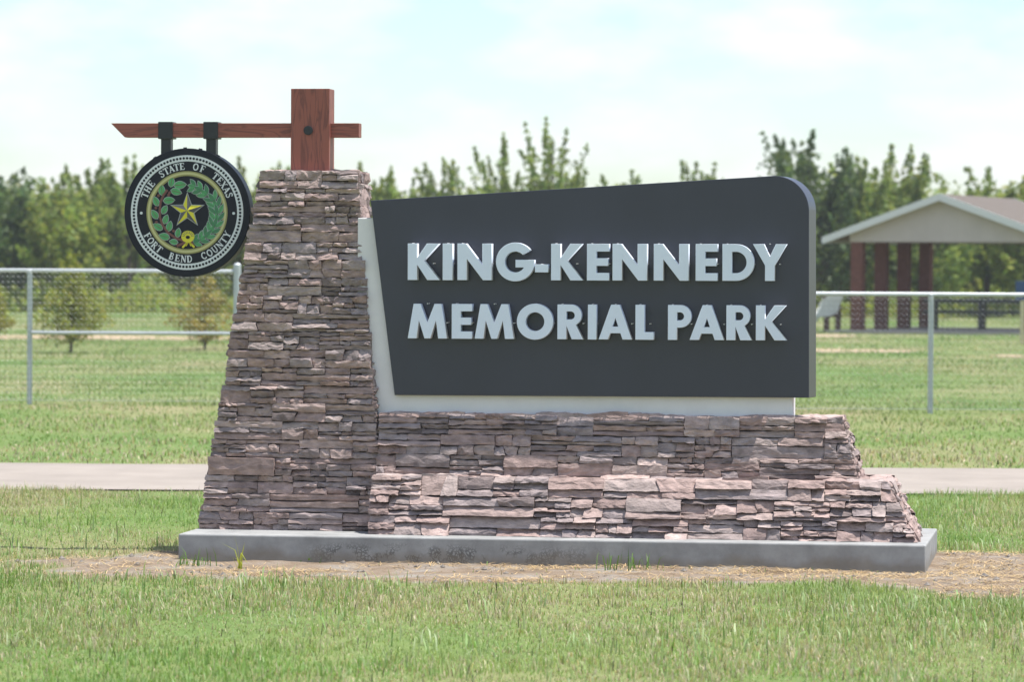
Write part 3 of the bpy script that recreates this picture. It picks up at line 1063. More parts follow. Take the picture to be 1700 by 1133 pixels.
for i, (x, y) in enumerate([(345, 450), (325, 545), (425, 445), (465, 722), (330, 655), (432, 428)]):
    X, Z = Zm(x, y)
    MB().tube([(X, .001, Z), (X, -.005, Z)], 11 * U, 10).build('acorn', M['vine'], wr)
# olive side: leaves fan off an arc, drawn from the tip down
for i in range(12):
    t = i / 11
    an = lerp(74, -70, t)
    x = 582 + 192 * math.cos(R(an)) + 30 * math.sin(math.pi * t) - (26 if t < .2 else 0)
    y = 590 - 222 * math.sin(R(an))
    tang = an + 90
    nx_, ny_ = math.cos(R(an)), math.sin(R(an))
    lw = lerp(.8, 1.05, math.sin(math.pi * t))
    for j, (off, da) in enumerate(((-34, 40), (34, -34), (0, 4))):
        leaf(Zm(x + nx_ * off * lw, y - ny_ * off * lw), tang + da, 84 * lw * U, 33 * U, (11 - i) * 0 + j + (i % 2) * 3, 1)
# bow and crossed stems
for (x, y, w_, h_) in ((578, 765, 52, 46),):
    X, Z = Zm(x, y)
    n = 20
    bow = plate('bow', [(X + w_ * U * math.cos(2 * math.pi * i / n), Z + h_ * U * math.sin(2 * math.pi * i / n)) for i in range(n)], -.0062, .001, M['yellow'], wr)
    plate('bow_knot', [(X + 17 * U * math.cos(2 * math.pi * i / 12), Z - 5 * U + 13 * U * math.sin(2 * math.pi * i / 12)) for i in range(12)], -.0072, -.004, M['blackface'], bow)
    b = MB()
    for i in range(9):
        t = R(10 + 20 * i)
        ribbon(b, [(X + 26 * U * math.cos(t), Z + 22 * U * math.sin(t)), (X + 50 * U * math.cos(t), Z + 44 * U * math.sin(t))], 4 * U, lambda x, z: (x, z), -.0068)
    b.build('bow_pleats', M['starshade'], bow)
b = MB()
ribbon(b, [Zm(490, 838), Zm(585, 800), Zm(640, 770)], 20 * U, lambda x, z: (x, z), -.0050)
ribbon(b, [Zm(680, 838), Zm(585, 805), Zm(520, 780)], 20 * U, lambda x, z: (x, z), -.0053)
b.build('crossed_stems', M['vine'], wr)
b = MB()
for p, q in (((575, 810), (535, 850)), ((590, 810), (630, 848)), ((580, 800), (560, 835)), ((588, 800), (605, 835))):
    ribbon(b, [Zm(*p), Zm(*q)], 15 * U, lambda x, z: (x, z), -.0060)
b.build('ribbon_tails', M['yellow'], wr)

# straps: band round the beam and hanger plate down to the disc
for xa, xb in ((263, 287), (338, 362)):
    a0, z0 = S(xa, 204, bfy); a1, z1 = S(xb, 230, bfy)
    ox, oz = dcx, dcz
    st = MB().box(a0 - ox, a1 - ox, bfy - SY - .008, yc_ + .05 - SY, z1 - oz - .002, z0 - oz + .006).build('strap_band', M['black'], seal, bevel=0.002)
    cxm = (a0 + a1) / 2 - ox
    zz = math.sqrt(dr * dr - cxm * cxm)
    MB().box(cxm - .028, cxm + .028, bfy - SY + .004, bfy - SY + .064, zz - .02, z1 - oz + .002).build('hanger', M['black'], seal, bevel=0.002)
for t in (62, 79, 93, 108, 122):
    X, Z = dr * math.cos(R(t)), dr * math.sin(R(t))
    MB().tube([(X * .98, .03, Z * .98), (X * 1.018, .03, Z * 1.018)], .011, 8).build('bolt', M['black'], seal)

# ------------------------------------------------------------------ chain-link fences
def chain(b, p0, p1, zb, zt, pitch=0.06, r=0.0024):
    """woven diamonds: zigzag wires"""
    d = p1 - p0
    Lh = d.length
    d = d / Lh
    nrm = Vector((-d.y, d.x, 0))
    n = int(Lh / pitch)
    rows = int((zt - zb) / (pitch / 2 * 1.0))
    for i in range(n):
        base = p0 + d * (i * pitch)
        pts = []
        for k in range(rows + 1):
            z = zb + (zt - zb) * k / rows
            off = (k % 2) * pitch
            pts.append(base + d * off + nrm * (0.003 * (1 if k % 2 else -1)) + Vector((0, 0, z)))
        k0 = len(b.v)
        for p in pts:
            for t in (0, 120, 240):
                b.v.append(p + d * (r * math.cos(R(t))) + nrm * (r * math.sin(R(t))))
        for k in range(rows):
            for j in range(3):
                a = k0 + 3 * k
                b.f.append([a + j, a + (j + 1) % 3, a + 3 + (j + 1) % 3, a + 3 + j])
def post_obj(p, h, r, parent, name='post'):
    b = MB().tube([p + Vector((0, 0, -.1)), p + Vector((0, 0, h)), p + Vector((0, 0, h + r * .5))], [r, r, r * .55], 12)
    o = b.build(name, M['galv'], parent, smooth=False)
    return o
# left fence
gl = G(49, 672)
YL = gl.y
hl = at(50, 449, YL).z
fl = tag(empty('chain_link_fence', gl), 'chain-link fence with a middle rail left of the stone pillar', 'fence')
def rel(p, o): return p - o.location
xa, xb = XW(-260, YL), XW(394, YL)
post_obj(Vector((0, 0, 0)), hl, 0.030, fl)
post_obj(Vector((xb - gl.x, 0, 0)), at(394, 440, YL).z, 0.044, fl, 'end_post')
post_obj(Vector((xa - gl.x, 0, 0)), hl, 0.030, fl)
ext = 0
MB().tube([(xa - gl.x, 0, hl), (xb - gl.x, 0, hl - .0)], 0.021, 10).build('top_rail', M['galv'], fl)
zm_ = at(200, 553, YL).z
MB().tube([(0.02, -.02, zm_), (xb - gl.x, -.02, zm_)], 0.021, 10).build('middle_rail', M['galv'], fl)
b = MB()
chain(b, Vector((xa - gl.x, -.03, 0)), Vector((xb - gl.x, -.03, 0)), 0.03, hl)
tag(b.build('wire_mesh', M['wire'], fl), kind='stuff')
MB().tube([(xa - gl.x, -.033, .05), (xb - gl.x, -.033, .05)], 0.003, 5).build('tension_wire', M['wire'], fl)
# right fence
gr_ = G(1546, 687)
YR = gr_.y
hr_ = at(1546, 489, YR).z
fr_ = tag(empty('chain_link_fence', gr_), 'chain-link fence right of the dark sign panel, in front of the pavilion', 'fence')
xa, xb = XW(1215, YR), XW(1950, YR)
for px in (1546, 1222, 1865):
    post_obj(Vector((XW(px, YR) - gr_.x, 0, 0)), hr_, 0.030, fr_)
MB().tube([(xa - gr_.x, 0, hr_), (xb - gr_.x, 0, hr_)], 0.023, 10).build('top_rail', M['galv'], fr_)
b = MB()
chain(b, Vector((xa - gr_.x, -.03, 0)), Vector((xb - gr_.x, -.03, 0)), 0.03, hr_)
tag(b.build('wire_mesh', M['wire'], fr_), kind='stuff')
MB().tube([(xa - gr_.x, -.033, .05), (xb - gr_.x, -.033, .05)], 0.003, 5).build('tension_wire', M['wire'], fr_)

# ------------------------------------------------------------------ pavilion
pc = G(1424, 553)                      # foot of the near left column
PHI = R(24)
pv = tag(empty('picnic_pavilion', pc, -PHI), 'open picnic pavilion with beige gable and brick columns beyond the fence', 'pavilion')
# local: +y along the ridge (away, to the right), +x across the gable
sc_ = F / pc.y
gw = 280 / sc_ / math.cos(PHI - R(6)) + .05
zbm = at(1424, 402, pc.y).z
zap = at(1555, 330, pc.y).z
bays, bay = 3, 1.86
for i in range(bays + 1):
    for X in (0, gw):
        MB().box(X - .15, X + .15, i * bay - .15, i * bay + .15, 0.05, zbm).build('column', M['brick'], pv)
plen = bays * bay
MB().box(-.6, gw + .6, -.7, plen + .7, -.1, 0.07).build('floor_slab', M['floor'], pv)
ov, og = .78, .45
mid = gw / 2
slope = (zap - zbm - .02) / (mid + ov)
def roof_side(sgn, name):
    b = MB()
    xe = mid + sgn * (mid + ov)
    ze = zap - slope * (mid + ov)
    for y in (-og, plen + og):
        for (x, z) in ((mid, zap), (xe, ze)):
            b.v += [Vector((x, y, z + .06)), Vector((x, y, z + .10))]
    b.f = [[0, 2, 6, 4], [1, 5, 7, 3], [0, 1, 3, 2], [4, 6, 7, 5], [2, 3, 7, 6], [0, 4, 5, 1]]
    r_ = b.build(name, M['shingle'], pv)
    for y0_ in (-og - .03, plen + og):
        b = MB()
        k = 0
        for y in (y0_, y0_ + .03):
            b.v += [Vector((mid, y, zap - .07)), Vector((mid, y, zap + .11)), Vector((xe, y, ze + .11)), Vector((xe, y, ze - .07))]
        b.f += [[k + t for t in q] for q in ((0, 1, 2, 3), (7, 6, 5, 4), (0, 4, 5, 1), (1, 5, 6, 2), (2, 6, 7, 3), (3, 7, 4, 0))]
        b.build('rake_board', M['fascia'], pv)
    MB().box(min(xe, xe + sgn * .03), max(xe, xe + sgn * .03), -og - .03, plen + og + .03, ze - .05, ze + .105).build('eave_board', M['fascia'], pv)
    b = MB()
    for y in (-og + .005, plen + og - .005):
        b.v += [Vector((mid + sgn * .01, y, zap + .055)), Vector((xe - sgn * .01, y, ze + .055)), Vector((mid + sgn * .01, y, zap + .02)), Vector((xe - sgn * .01, y, ze + .02))]
    b.f = [[0, 1, 5, 4], [2, 6, 7, 3], [0, 4, 6, 2], [1, 3, 7, 5], [0, 2, 3, 1], [4, 5, 7, 6]]
    b.build('soffit', M['soffit'], pv)
roof_side(-1, 'roof')
roof_side(1, 'roof')
for y in (-.17, plen + .14):
    gz0 = zbm
    gab = MB().prism([(-.17, gz0), (gw + .17, gz0), (gw + .17, zap + .015 - slope * (mid + .17)), (mid, zap + .015), (-.17, zap + .015 - slope * (mid + .17))], y, y + .03).build('gable', M['siding'], pv)
    if y < 0:
        x = -.17 + .2
        while x < gw + .1:
            zt = zap - slope * abs(x - mid)
            MB().box(x - .012, x + .012, y - .004, y - .001, gz0 + .02, zt - .03).build('batten', M['siding'], gab)
            x += .2
for X in (0, gw):
    MB().box(X - .1, X + .1, -.1, plen + .1, zbm - .001, zbm + .2).build('side_beam', M['soffit'], pv)

# picnic tables under the roof
def picnic_table(px, Y, rz, label):
    o = tag(empty('picnic_table', (XW(px, Y), Y, 0.07), rz), label, 'table', 'picnic tables under the pavilion roof')
    MB().box(-.95, .95, -.38, .38, .68, .76).build('table_top', M['table'], o)
    for y in (-.66, .66):
        MB().box(-.95, .95, y - .14, y + .14, .40, .46).build('bench', M['table'], o)
    for x in (-.62, .62):
        b = MB()
        b.box(x - .06, x + .06, -.11, .11, 0, .70)
        b.build('pedestal', M['table'], o)
        b = MB()
        b.box(x - .035, x + .035, -.68, .68, .34, .41)
        b.build('bench_arm', M['table'], o)
        for y in (-.62, .62):
            MB().tube([(x, y, 0), (x, y * .98, .36)], .03, 8).build('leg', M['table'], o)
    return o
picnic_table(1594, 97.5, R(-6), 'dark picnic table under the pavilion, nearer the row of brick columns')
picnic_table(1668, 96.5, R(-10), 'dark picnic table under the pavilion, beside the blue sign')

# blue sign on a pale post
gb = G(1697, 572)
bs = tag(empty('post_sign', gb), 'blue sign on a pale post at the right edge, in front of the pavilion', 'sign')
zt_ = at(1697, 467, gb.y).z
zb2 = at(1697, 499, gb.y).z
MB().box(-.045, .045, -.03, .03, -.1, zt_ - .05).build('post', M['palepost'], bs)
MB().box(-.16, .24, -.06, -.032, zb2, zt_).build('sign_board', M['blue'], bs, bevel=.006)

# playground slide
gs = G(1378, 551)
sl = tag(empty('playground_slide', gs), 'white playground slide with brown posts between the sign panel and pavilion', 'slide')
k = F / gs.y
zt_ = (551 - 492) / k
for dx, dy in ((-6, -.25), (-6, .25), (13, -.25), (13, .25)):
    MB().box(dx / k - .05, dx / k + .05, dy - .05, dy + .05, -.05, zt_ + (.02 if dx < 0 else -.12)).build('post', M['brown'], sl)
MB().box(-9 / k, 17 / k, -.3, .3, zt_ * .42, zt_ * .50).build('platform', M['brown'], sl)
b = MB()
prof = [(18, 58), (6, 60), (-6, 52), (-16, 36), (-24, 24), (-34, 20)]
for i, (px, pz) in enumerate(prof):
    for y, up in ((-.32, .22), (-.27, 0), (.27, 0), (.32, .22)):
        b.v.append(Vector((px / k, y, pz / k - .12 + up)))
for i in range(len(prof) - 1):
    for j in range(3):
        a_ = 4 * i + j
        b.f.append([a_, a_ + 1, a_ + 5, a_ + 4])
ch_ = b.build('chute', M['slidew'], sl, smooth=True)
md = ch_.modifiers.new('thick', 'SOLIDIFY'); md.thickness = 0.03
for y in (-.3, .3):
    MB().prism([(-24 / k, 24 / k), (-2 / k, 26 / k), (10 / k, 32 / k), (20 / k, 60 / k), (-4 / k, 64 / k), (-14 / k, 50 / k)], y - .015, y + .015).build('side_panel', M['slidew'], sl)

# ------------------------------------------------------------------ trees
def leaves_np(P, size, tints, upb=0.3):
    """diamond leaves at points P"""
    n = len(P)
    a = nrg.normal(size=(n, 3)); a[:, 2] *= .8
    a /= np.linalg.norm(a, axis=1)[:, None]
    c = nrg.normal(size=(n, 3)); c[:, 2] += upb
    bvec = np.cross(a, c); bvec /= np.linalg.norm(bvec, axis=1)[:, None] + 1e-9
    s = size * nrg.uniform(.6, 1.35, size=(n, 1))
    V = np.stack([P - a * s, P - bvec * s * .45, P + a * s, P + bvec * s * .45], 1).reshape(-1, 3)
    Fi = np.arange(4 * n).reshape(n, 4)
    C = np.repeat(tints, 4, axis=0)
    return V, Fi, C
def tree_crown(seed, H, W, plumes, leaves, style):
    """points of a crown, H height, W width: many upright plumes on rising limbs"""
    r = np.random.default_rng(seed)
    pts, axes = [], []
    for i in range(plumes):
        t = r.uniform(0, 1)
        z0 = H * r.uniform(.10, .62)
        az = r.uniform(0, 2 * math.pi)
        if style == 'upright':
            z0 = H * r.uniform(.06, .55)
            lean = r.uniform(.04, .62)
            ln = min(H * r.uniform(.28, .62), (H - z0) * r.uniform(.75, 1.05))
            rad = W * r.uniform(.07, .17)
            off = W * .42 * (r.uniform(0, 1) ** .6) * (1 - .55 * z0 / H)
        elif style == 'round':
            z0 = H * r.uniform(.12, .72)
            lean = r.uniform(.2, 1.0)
            ln = H * r.uniform(.18, .36)
            rad = W * r.uniform(.08, .17)
            off = W * .36 * (r.uniform(0, 1) ** .6) * math.sqrt(max(.05, 1 - (z0 / H - .40) ** 2 * 3.2))
            ln = min(ln, (H - z0) * 1.05)
        else:  # cone
            z0 = H * (r.uniform(0, 1) ** 1.25) * .9 + H * .10
            lean = r.uniform(1.0, 1.35)
            ln = W * .52 * (1 - z0 / H) + .06
            rad = .09 * W + .02
            off = 0
        if i < 3 and style == 'upright':
            off *= .2; lean = r.uniform(0, .1); z0 = H * (.45 - .06 * i); ln = H - z0 - H * .05 * i
        base = np.array([off * math.cos(az), off * math.sin(az), z0])
        d = np.array([math.sin(lean) * math.cos(az), math.sin(lean) * math.sin(az), math.cos(lean)])
        axes.append((base, base + d * ln))
        m = max(4, int(leaves / plumes * (ln / (H * .4) if style != 'cone' else ln / (W * .3))))
        u = r.uniform(0, 1, m)
        prof = rad * (np.sin(np.clip(u, 0, 1) * math.pi * .86 + .35)) * (1.0 + .5 * np.sin(u * 19 + i))
        rr = np.abs(prof) * np.sqrt(r.uniform(0, 1, m))
        th = r.uniform(0, 2 * math.pi, m)
        p = base + d * (u * ln)[:, None]
        e1 = np.cross(d, [0.3, 0.7, .2]); e1 /= np.linalg.norm(e1)
        e2 = np.cross(d, e1)
        p = p + e1 * (rr * np.cos(th))[:, None] + e2 * (rr * np.sin(th))[:, None]
        sh_ = r.uniform(.7, 1.3)
        pts.append(np.concatenate([p, np.full((m, 1), sh_)], 1))
    return np.concatenate(pts), axes
GREENS = {'light': (0.235, 0.300, 0.070), 'mid': (0.205, 0.280, 0.080), 'dark': (0.100, 0.160, 0.060), 'rust': (0.25, 0.285, 0.065), 'orange': (0.29, 0.26, 0.075)}
def tints_for(n, key, sh_):
    base = np.array(GREENS[key])
    k = nrg.uniform(.7, 1.35, (n, 1)) * sh_[:, None]
    t = base * k
    t[:, 0] *= nrg.uniform(.85, 1.25, n)
    return t
crown_cache = {}
def tree(name, label, cat, loc, H, W, style, key, seed, plumes=40, leaves=3500, leaf_=.13, group=None):
    o = tag(empty(name, loc, rnd.uniform(0, 6.28)), label, cat, group)
    p, axes = tree_crown(seed, H, W, plumes, leaves, style)
    p = p[p[:, 2] > .05 * H]
    V, Fi, C = leaves_np(p[:, :3], leaf_, tints_for(len(p), key, p[:, 3]))
    tint_mesh('crown', V, Fi, C, M['leaf'], o)
    b = MB()
    tr = .02 * H if style != 'cone' else .018 * H
    top = .8 * H if style != 'cone' else .95 * H
    lean_ = rnd.uniform(-.02, .02) * H
    b.tube([(0, 0, -.1), (lean_ * .3, 0, .3 * H), (lean_, 0, top)], [tr, tr * .75, tr * .15], 7)
    for k, (a, c) in enumerate(axes[:24 if style != 'cone' else 30]):
        z0 = max(.08 * H, a[2] - (.18 * H if style != 'cone' else 0))
        b.tube([(lean_ * z0 / H, 0, z0), tuple(a), tuple((a + c) / 2)], [tr * .35, tr * .25, tr * .08], 4, cap=False)
    b.build('trunk', M['bark'], o)
    return o

def far_tree(px, topy, wpx, Y, style, key, seed, label, plumes=46, leaves=4200, leaf_=.115):
    H = at(px, topy, Y).z
    return tree('tree', label, 'tree', (XW(px, Y), Y, 0), H, wpx * Y / F, style, key, seed, plumes, leaves, leaf_, 'trees along the far edge of the field')
FT = [
 (-8, 268, 130, 128, 'round', 'dark', 'dark leafy tree at the left edge of the picture'),
 (62, 290, 130, 131, 'round', 'mid', 'green tree with ragged top, second from the left edge'),
 (112, 318, 110, 127, 'round', 'light', 'low pale green tree left of the hanging seal, above the small fenced conifer'),
 (158, 262, 90, 133, 'upright', 'mid', 'tall narrow tree just left of the hanging seal'),
 (214, 256, 80, 130, 'upright', 'mid', 'slim spiky tree touching the upper left rim of the hanging seal'),
 (300, 285, 150, 134, 'round', 'mid', 'broad tree mostly hidden behind the hanging seal'),
 (398, 262, 90, 131, 'upright', 'light', 'tree showing between the hanging seal and the stone pillar'),
 (470, 266, 90, 134, 'upright', 'mid', 'treetop peeking over the left shoulder of the stone pillar'),
 (588, 270, 70, 131, 'upright', 'light', 'yellow green treetop at the upper right corner of the stone pillar'),
 (652, 272, 90, 133, 'upright', 'mid', 'bushy treetop above the left end of the dark panel'),
 (752, 264, 75, 134, 'upright', 'mid', 'thin treetop with a leaning spire above the letters I and N'),
 (838, 219, 50, 133, 'upright', 'mid', 'thin isolated spire of foliage left of the tallest treetop'),
 (915, 194, 96, 131, 'upright', 'mid', 'tallest spiky treetop, above the middle of the dark panel'),
 (962, 268, 80, 135, 'upright', 'light', 'rounded low treetop right beside the tallest one'),
 (1042, 283, 90, 134, 'upright', 'mid', 'low treetop barely rising over the dark panel right of centre'),
 (1162, 268, 60, 134, 'upright', 'mid', 'small pointed treetop over the right part of the dark panel'),
 (1345, 216, 135, 124, 'upright', 'dark', 'big dark tree rising behind the rounded corner of the panel'),
 (1412, 258, 120, 128, 'upright', 'mid', 'tree between the big dark tree and the pavilion roof'),
 (1472, 240, 130, 130, 'upright', 'mid', 'tall loose tree behind the left slope of the pavilion roof'),
 (1545, 318, 120, 122, 'round', 'mid', 'tree seen through the pavilion behind the brick columns'),
 (1638, 268, 110, 128, 'round', 'mid', 'round treetop above the pavilion ridge'),
 (1705, 284, 110, 126, 'round', 'light', 'yellow green treetop at the right edge above the pavilion roof'),
]
for i, (px, ty, w, Y, st, key, lab) in enumerate(FT):
    far_tree(px, ty, w, Y, st, key, 100 + i, lab, plumes=70 if w > 100 else 36, leaves=9500 if w > 100 else 3800)

# the dense wood that closes the field, one mass
def wood(n=95000):
    x = nrg.uniform(-26, 30, n)
    y = 133 + nrg.uniform(0, 16, n)
    top = 3.0 + 1.9 * fbm(x * .55 + 5, y * .35, 31) + 1.1 * (fbm(x * 2.1, y * 1.3, 37) - .4)
    right = sstep(8, 14, x)
    top = top + .2 * right
    u = nrg.uniform(0, 1, n) ** .8
    z = u * top
    cl = fbm(x * 1.1, z * 1.3 + y * .3, 41)
    keep = (cl > .33) | (nrg.uniform(0, 1, n) < .45)
    P = np.stack([x, y, z], 1)[keep]
    shd = (.62 + .85 * fbm(P[:, 0] * .8, P[:, 2] * .9 + P[:, 1] * .2, 43))
    t = tints_for(len(P), 'mid', shd)
    warm = fbm(P[:, 0] * .35, P[:, 1] * .3, 47)
    t[:, 0] *= .8 + .6 * warm
    V, Fi, C = leaves_np(P, .17, t)
    o = tint_mesh('woodland', V, Fi, C, M['leaf'])
    tag(o, 'dense green wood closing the far edge of the field', 'woodland', kind='stuff')
wood()
def understory(n=26000):
    x = nrg.uniform(-24, 28, n)
    y = 124 + nrg.uniform(0, 8, n) + 2.5 * fbm(x * .3, x * 0 + 2, 51)
    top = .25 + 1.7 * fbm(x * .8, y * .4, 53) ** 1.6
    P = np.stack([x, y, nrg.uniform(0, 1, n) * top], 1)
    t = tints_for(n, 'light', .7 + .6 * fbm(x * 1.5, y, 55))
    V, Fi, C = leaves_np(P, .13, t)
    tag(tint_mesh('undergrowth', V, Fi, C, M['leaf']), 'low scrub and weeds along the foot of the wood', 'undergrowth', kind='stuff')
understory()

# young conifers behind the left fence
for px, by, ty, w, key, lab in ((118, 587, 428, 165, 'rust', 'small rusty green conifer behind the left fence post'),
                                (340, 581, 448, 150, 'orange', 'small orange tinted conifer between the seal and pillar behind the fence'),
                                (-14, 560, 455, 80, 'rust', 'small rusty conifer cut by the left edge of the picture')):
    g0 = G(px, by)
    H = at(px, ty, g0.y).z
    tree('conifer', lab, 'tree', (g0.x, g0.y, 0), H, w * g0.y / F, 'cone', key, int(px) + 500, 120 if px < 200 else 70, 5200 if px < 200 else 2400, .042, 'young conifers planted behind the fence')

# ------------------------------------------------------------------ grass
def blades(x, y, z, ln, wd, tints, bend=0.5, flat=0.0):
    n = len(x)
    az = nrg.uniform(0, 2 * math.pi, n)
    dx, dy = np.cos(az), np.sin(az)
    sxv, syv = -dy, dx
    bnd = (nrg.uniform(0, 1, n) ** .7) * bend
    h1, h2 = ln * .55, ln * np.sqrt(np.clip(1 - bnd ** 2, .05, 1))
    o1, o2 = ln * bnd * .30, ln * bnd
    if flat:
        h1, h2 = ln * .03 + .004, ln * nrg.uniform(0, .12, n) + .004
        o1, o2 = ln * .5, ln
    w = wd * .5
    B = np.stack([x, y, z - .004], 1)
    Sd = np.stack([sxv, syv, np.zeros(n)], 1)
    D = np.stack([dx, dy, np.zeros(n)], 1)
    Zv = np.array([0, 0, 1.0])
    v0 = B - Sd * w[:, None]; v1 = B + Sd * w[:, None]
    m_ = B + D * o1[:, None] + Zv * h1[:, None]
    v2 = m_ - Sd * (w * .8)[:, None]; v3 = m_ + Sd * (w * .8)[:, None]
    v4 = B + D * o2[:, None] + Zv * h2[:, None]
    V = np.stack([v0, v1, v2, v3, v4], 1).reshape(-1, 3)
    k = np.arange(n) * 5
    T = np.concatenate([np.stack([k, k + 1, k + 3], 1), np.stack([k, k + 3, k + 2], 1), np.stack([k + 2, k + 3, k + 4], 1)])
    return V, T, np.repeat(tints, 5, axis=0)
def grass_tints(x, y, n):
    dry = fbm(x * .55 + 3, y * .33, 21)
    g1 = np.array([0.195, 0.295, 0.085]); g2 = np.array([0.30, 0.355, 0.155]); st_ = np.array([0.47, 0.41, 0.28])
    f = nrg.uniform(0, 1, n)[:, None]
    t = g1 * (1 - f) + g2 * f
    far = sstep(26, 46, y)
    lush = sstep(.35, .7, fbm(x * .7 + 9, y * .5, 25))[:, None]
    t = t * (1 - .55 * lush) + np.array([0.125, 0.275, 0.05]) * .55 * lush
    t = t * (1 - .14 * far[:, None])
    t = t * (.80 + .40 * fbm(x * .35, y * .22, 27))[:, None]
    pdry = np.clip((dry - .36) * 2.4, .06, .68) * (1 - .62 * far)
    m = nrg.uniform(0, 1, n) < pdry
    t[m] = st_ * nrg.uniform(.6, 1.15, (m.sum(), 1))
    return t * (1 + (nrg.uniform(.72, 1.22, (n, 1)) - 1) * (1 - .6 * far[:, None]))
def slab_clear(x, y):
    lx = (x - SO.x) * EX.x + (y - SO.y) * EX.y
    ly = (x - SO.x) * EYv.x + (y - SO.y) * EYv.y
    return (lx > xl - .02) & (lx < xr + .08) & (ly > -.02) & (ly < 1.33)
def grass_zone(y0, y1, dens, ln, wd, name, label, spread=1.3, extra=1.2):
    hw = lambda d: .137 * d * spread + extra
    A = (y1 - y0) * 2 * hw((y0 + y1) / 2)
    n = int(A * dens)
    y = nrg.uniform(y0, y1, n)
    x = nrg.uniform(-1, 1, n) * hw(y)
    bmk = bare_mask(x, y)
    keep = (nrg.uniform(0, 1, n) > bmk * 0.985) & ~slab_clear(x, y)
    x, y, bmk = x[keep], y[keep], bmk[keep]
    n = len(x)
    tall = sstep(.30, .72, .55 * fbm(x * .8, y * .8, 61) + .45 * fbm(x * 4, y * 4, 63))
    l_ = ln * nrg.uniform(.45, 1.25, n) * (.42 + 1.15 * tall) * (1 - .5 * bmk)
    long = nrg.uniform(0, 1, n) < .012
    l_[long] *= 1.7
    t = grass_tints(x, y, n)
    dk = nrg.uniform(0, 1, n) < .006
    t[dk] = np.array([.055, .06, .03]); l_[dk] = ln * 1.5
    V, T, C = blades(x, y, ground_z(x, y), l_, wd * nrg.uniform(.6, 1.3, n), t, .98)
    o = tint_mesh(name, V, T, C, M['grass'])
    tag(o, label, 'grass', kind='stuff')
grass_zone(13.4, ROAD0 + .05, 2700, .043, .0042, 'lawn_grass', 'mown grass in front of the sign, up to the near edge of the road')
grass_zone(ROAD1 - .05, 62, 190, .042, .012, 'field_grass', 'mown field grass between the road and the young conifers', 1.25, 1.5)
grass_zone(62, 124, 60, .05, .018, 'distant_grass', 'distant field grass in front of the wood', 1.2, 1.5)

# longer arching blades standing out of the lawn in loose clumps
n = 14000
y = nrg.uniform(13.4, 26.0, n); x = nrg.uniform(-1, 1, n) * (.137 * y * 1.3 + 1.2)
kk = (nrg.uniform(0, 1, n) < .08 + .92 * sstep(.42, .68, fbm(x * 1.1, y * 1.1, 81))) & (bare_mask(x, y) < .3) & ~slab_clear(x, y)
x, y = x[kk], y[kk]; n = len(x)
f = nrg.uniform(0, 1, (n, 1))
t = (np.array([0.16, 0.30, 0.07]) * (1 - f) + np.array([0.40, 0.46, 0.27]) * f) * nrg.uniform(.7, 1.2, (n, 1))
V, T, C = blades(x, y, ground_z(x, y), nrg.uniform(.055, .125, n), nrg.uniform(.005, .009, n), t, .99)
tag(tint_mesh('long_grass', V, T, C, M['grass']), 'longer arching grass blades scattered through the lawn', 'grass', kind='stuff')

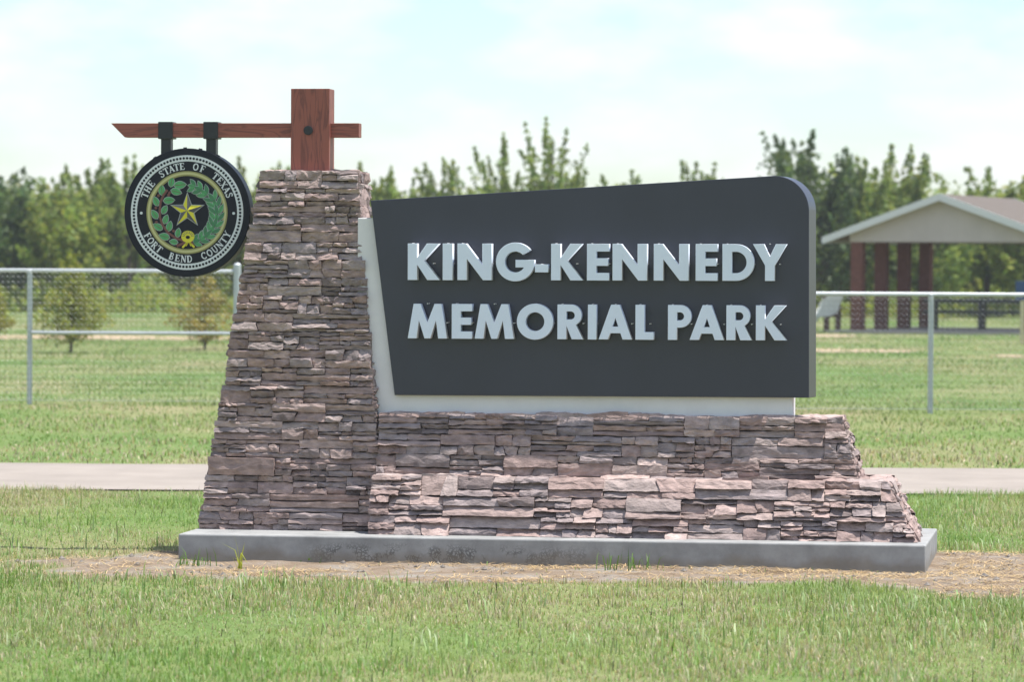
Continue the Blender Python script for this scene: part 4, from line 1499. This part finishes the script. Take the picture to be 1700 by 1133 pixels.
# dead straw and clippings on the bare soil, pebbles
n = 70000
x = nrg.uniform(-3.6, 4.6, n); y = nrg.uniform(18.0, 22.6, n)
kk = (bare_mask(x, y) > .25) & ~slab_clear(x, y)
patchy = fbm(x * 1.6, y * 1.6, 71)
kk &= nrg.uniform(0, 1, n) < np.clip((patchy - .36) * 2.6 + .5 * sstep(.3, 1.6, x), .05, 1)
x, y = x[kk], y[kk]
n = len(x)
t = np.array([0.50, 0.36, 0.19]) * nrg.uniform(.55, 1.25, (n, 1))
V, T, C = blades(x, y, ground_z(x, y) + .006, nrg.uniform(.03, .12, n), nrg.uniform(.003, .006, n), t, .9, flat=1)
tag(tint_mesh('dead_straw', V, T, C, M['straw']), 'dry straw and clippings strewn on bare soil round the slab', 'straw', kind='stuff')
b = MB()
for i in range(110):
    for _ in range(30):
        px_, py_ = rnd.uniform(-3, 4), rnd.uniform(18.4, 21)
        if float(bare_mask(np.float64(px_), np.float64(py_))) > .6 and not bool(slab_clear(np.float64(px_), np.float64(py_))):
            break
    r_ = rnd.uniform(.006, .022)
    z_ = float(ground_z(np.float64(px_), np.float64(py_)))
    k = len(b.v)
    for (ax, ay, az_) in ((1, 0, 0), (-.9, .1, 0), (.1, 1, .1), (0, -1, 0), (.1, 0, .8), (0, 0, -.5)):
        b.v.append(Vector((px_ + ax * r_ * rnd.uniform(.7, 1.3), py_ + ay * r_ * rnd.uniform(.7, 1.3), z_ + az_ * r_ + .003)))
    for q in ((0, 2, 4), (2, 1, 4), (1, 3, 4), (3, 0, 4), (2, 0, 5), (1, 2, 5), (3, 1, 5), (0, 3, 5)):
        b.f.append([k + t_ for t_ in q])
tag(b.build('pebbles', M['pebble']), 'small stones and clods on the bare soil before the slab', 'pebbles', kind='stuff')

# weeds against the slab
def weed(px, py, nbl, ln, spread, color, label, wd=.011):
    g0 = G(px, py)
    o = tag(empty('grass_weed', (g0.x, g0.y, float(ground_z(np.float64(g0.x), np.float64(g0.y))))), label, 'weed', 'weeds along the slab')
    n = nbl
    t = np.array(color) * nrg.uniform(.75, 1.25, (n, 1))
    V, T, C = blades(nrg.normal(0, spread, n), nrg.normal(0, spread, n), np.zeros(n), ln * nrg.uniform(.35, 1.25, n), np.full(n, wd) * nrg.uniform(.6, 1.1, n), t, .99)
    tag(tint_mesh('blades', V, T, C, M['grass'], o), kind='stuff')
YG, GG = (0.30, 0.34, 0.05), (0.10, 0.19, 0.04)
weed(400, 944, 7, .17, .012, YG, 'tall yellow green grass weed in front of the left part of the slab')
weed(318, 940, 34, .10, .05, GG, 'dark green grass tuft at the left front corner of the slab', .007)
weed(530, 931, 40, .04, .035, GG, 'tiny green weed against the slab below the pillar', .012)
weed(1020, 948, 18, .13, .06, GG, 'upright green grass weeds against the slab right of its middle', .007)
weed(1068, 946, 14, .12, .04, GG, 'sparse grass sprigs against the slab, rightmost of the slab weeds', .007)


# ------------------------------------------------------------------ thin volume added to lift the shadows of the far trees
hz = MB().box(-160, 160, -12, 260, -1.0, 9.0).build('added_veil', None)
hm = bpy.data.materials.new('veil_volume')
hm.use_nodes = True
hm.node_tree.nodes.clear()
ho = hm.node_tree.nodes.new('ShaderNodeOutputMaterial')
hv = hm.node_tree.nodes.new('ShaderNodeVolumePrincipled')
hv.inputs['Color'].default_value = (0.93, 0.96, 1.0, 1)
hv.inputs['Density'].default_value = 0.00045
hv.inputs['Anisotropy'].default_value = 0.3
hm.node_tree.links.new(hv.outputs['Volume'], ho.inputs['Volume'])
hz.data.materials.append(hm)
tag(hz, kind='stuff')
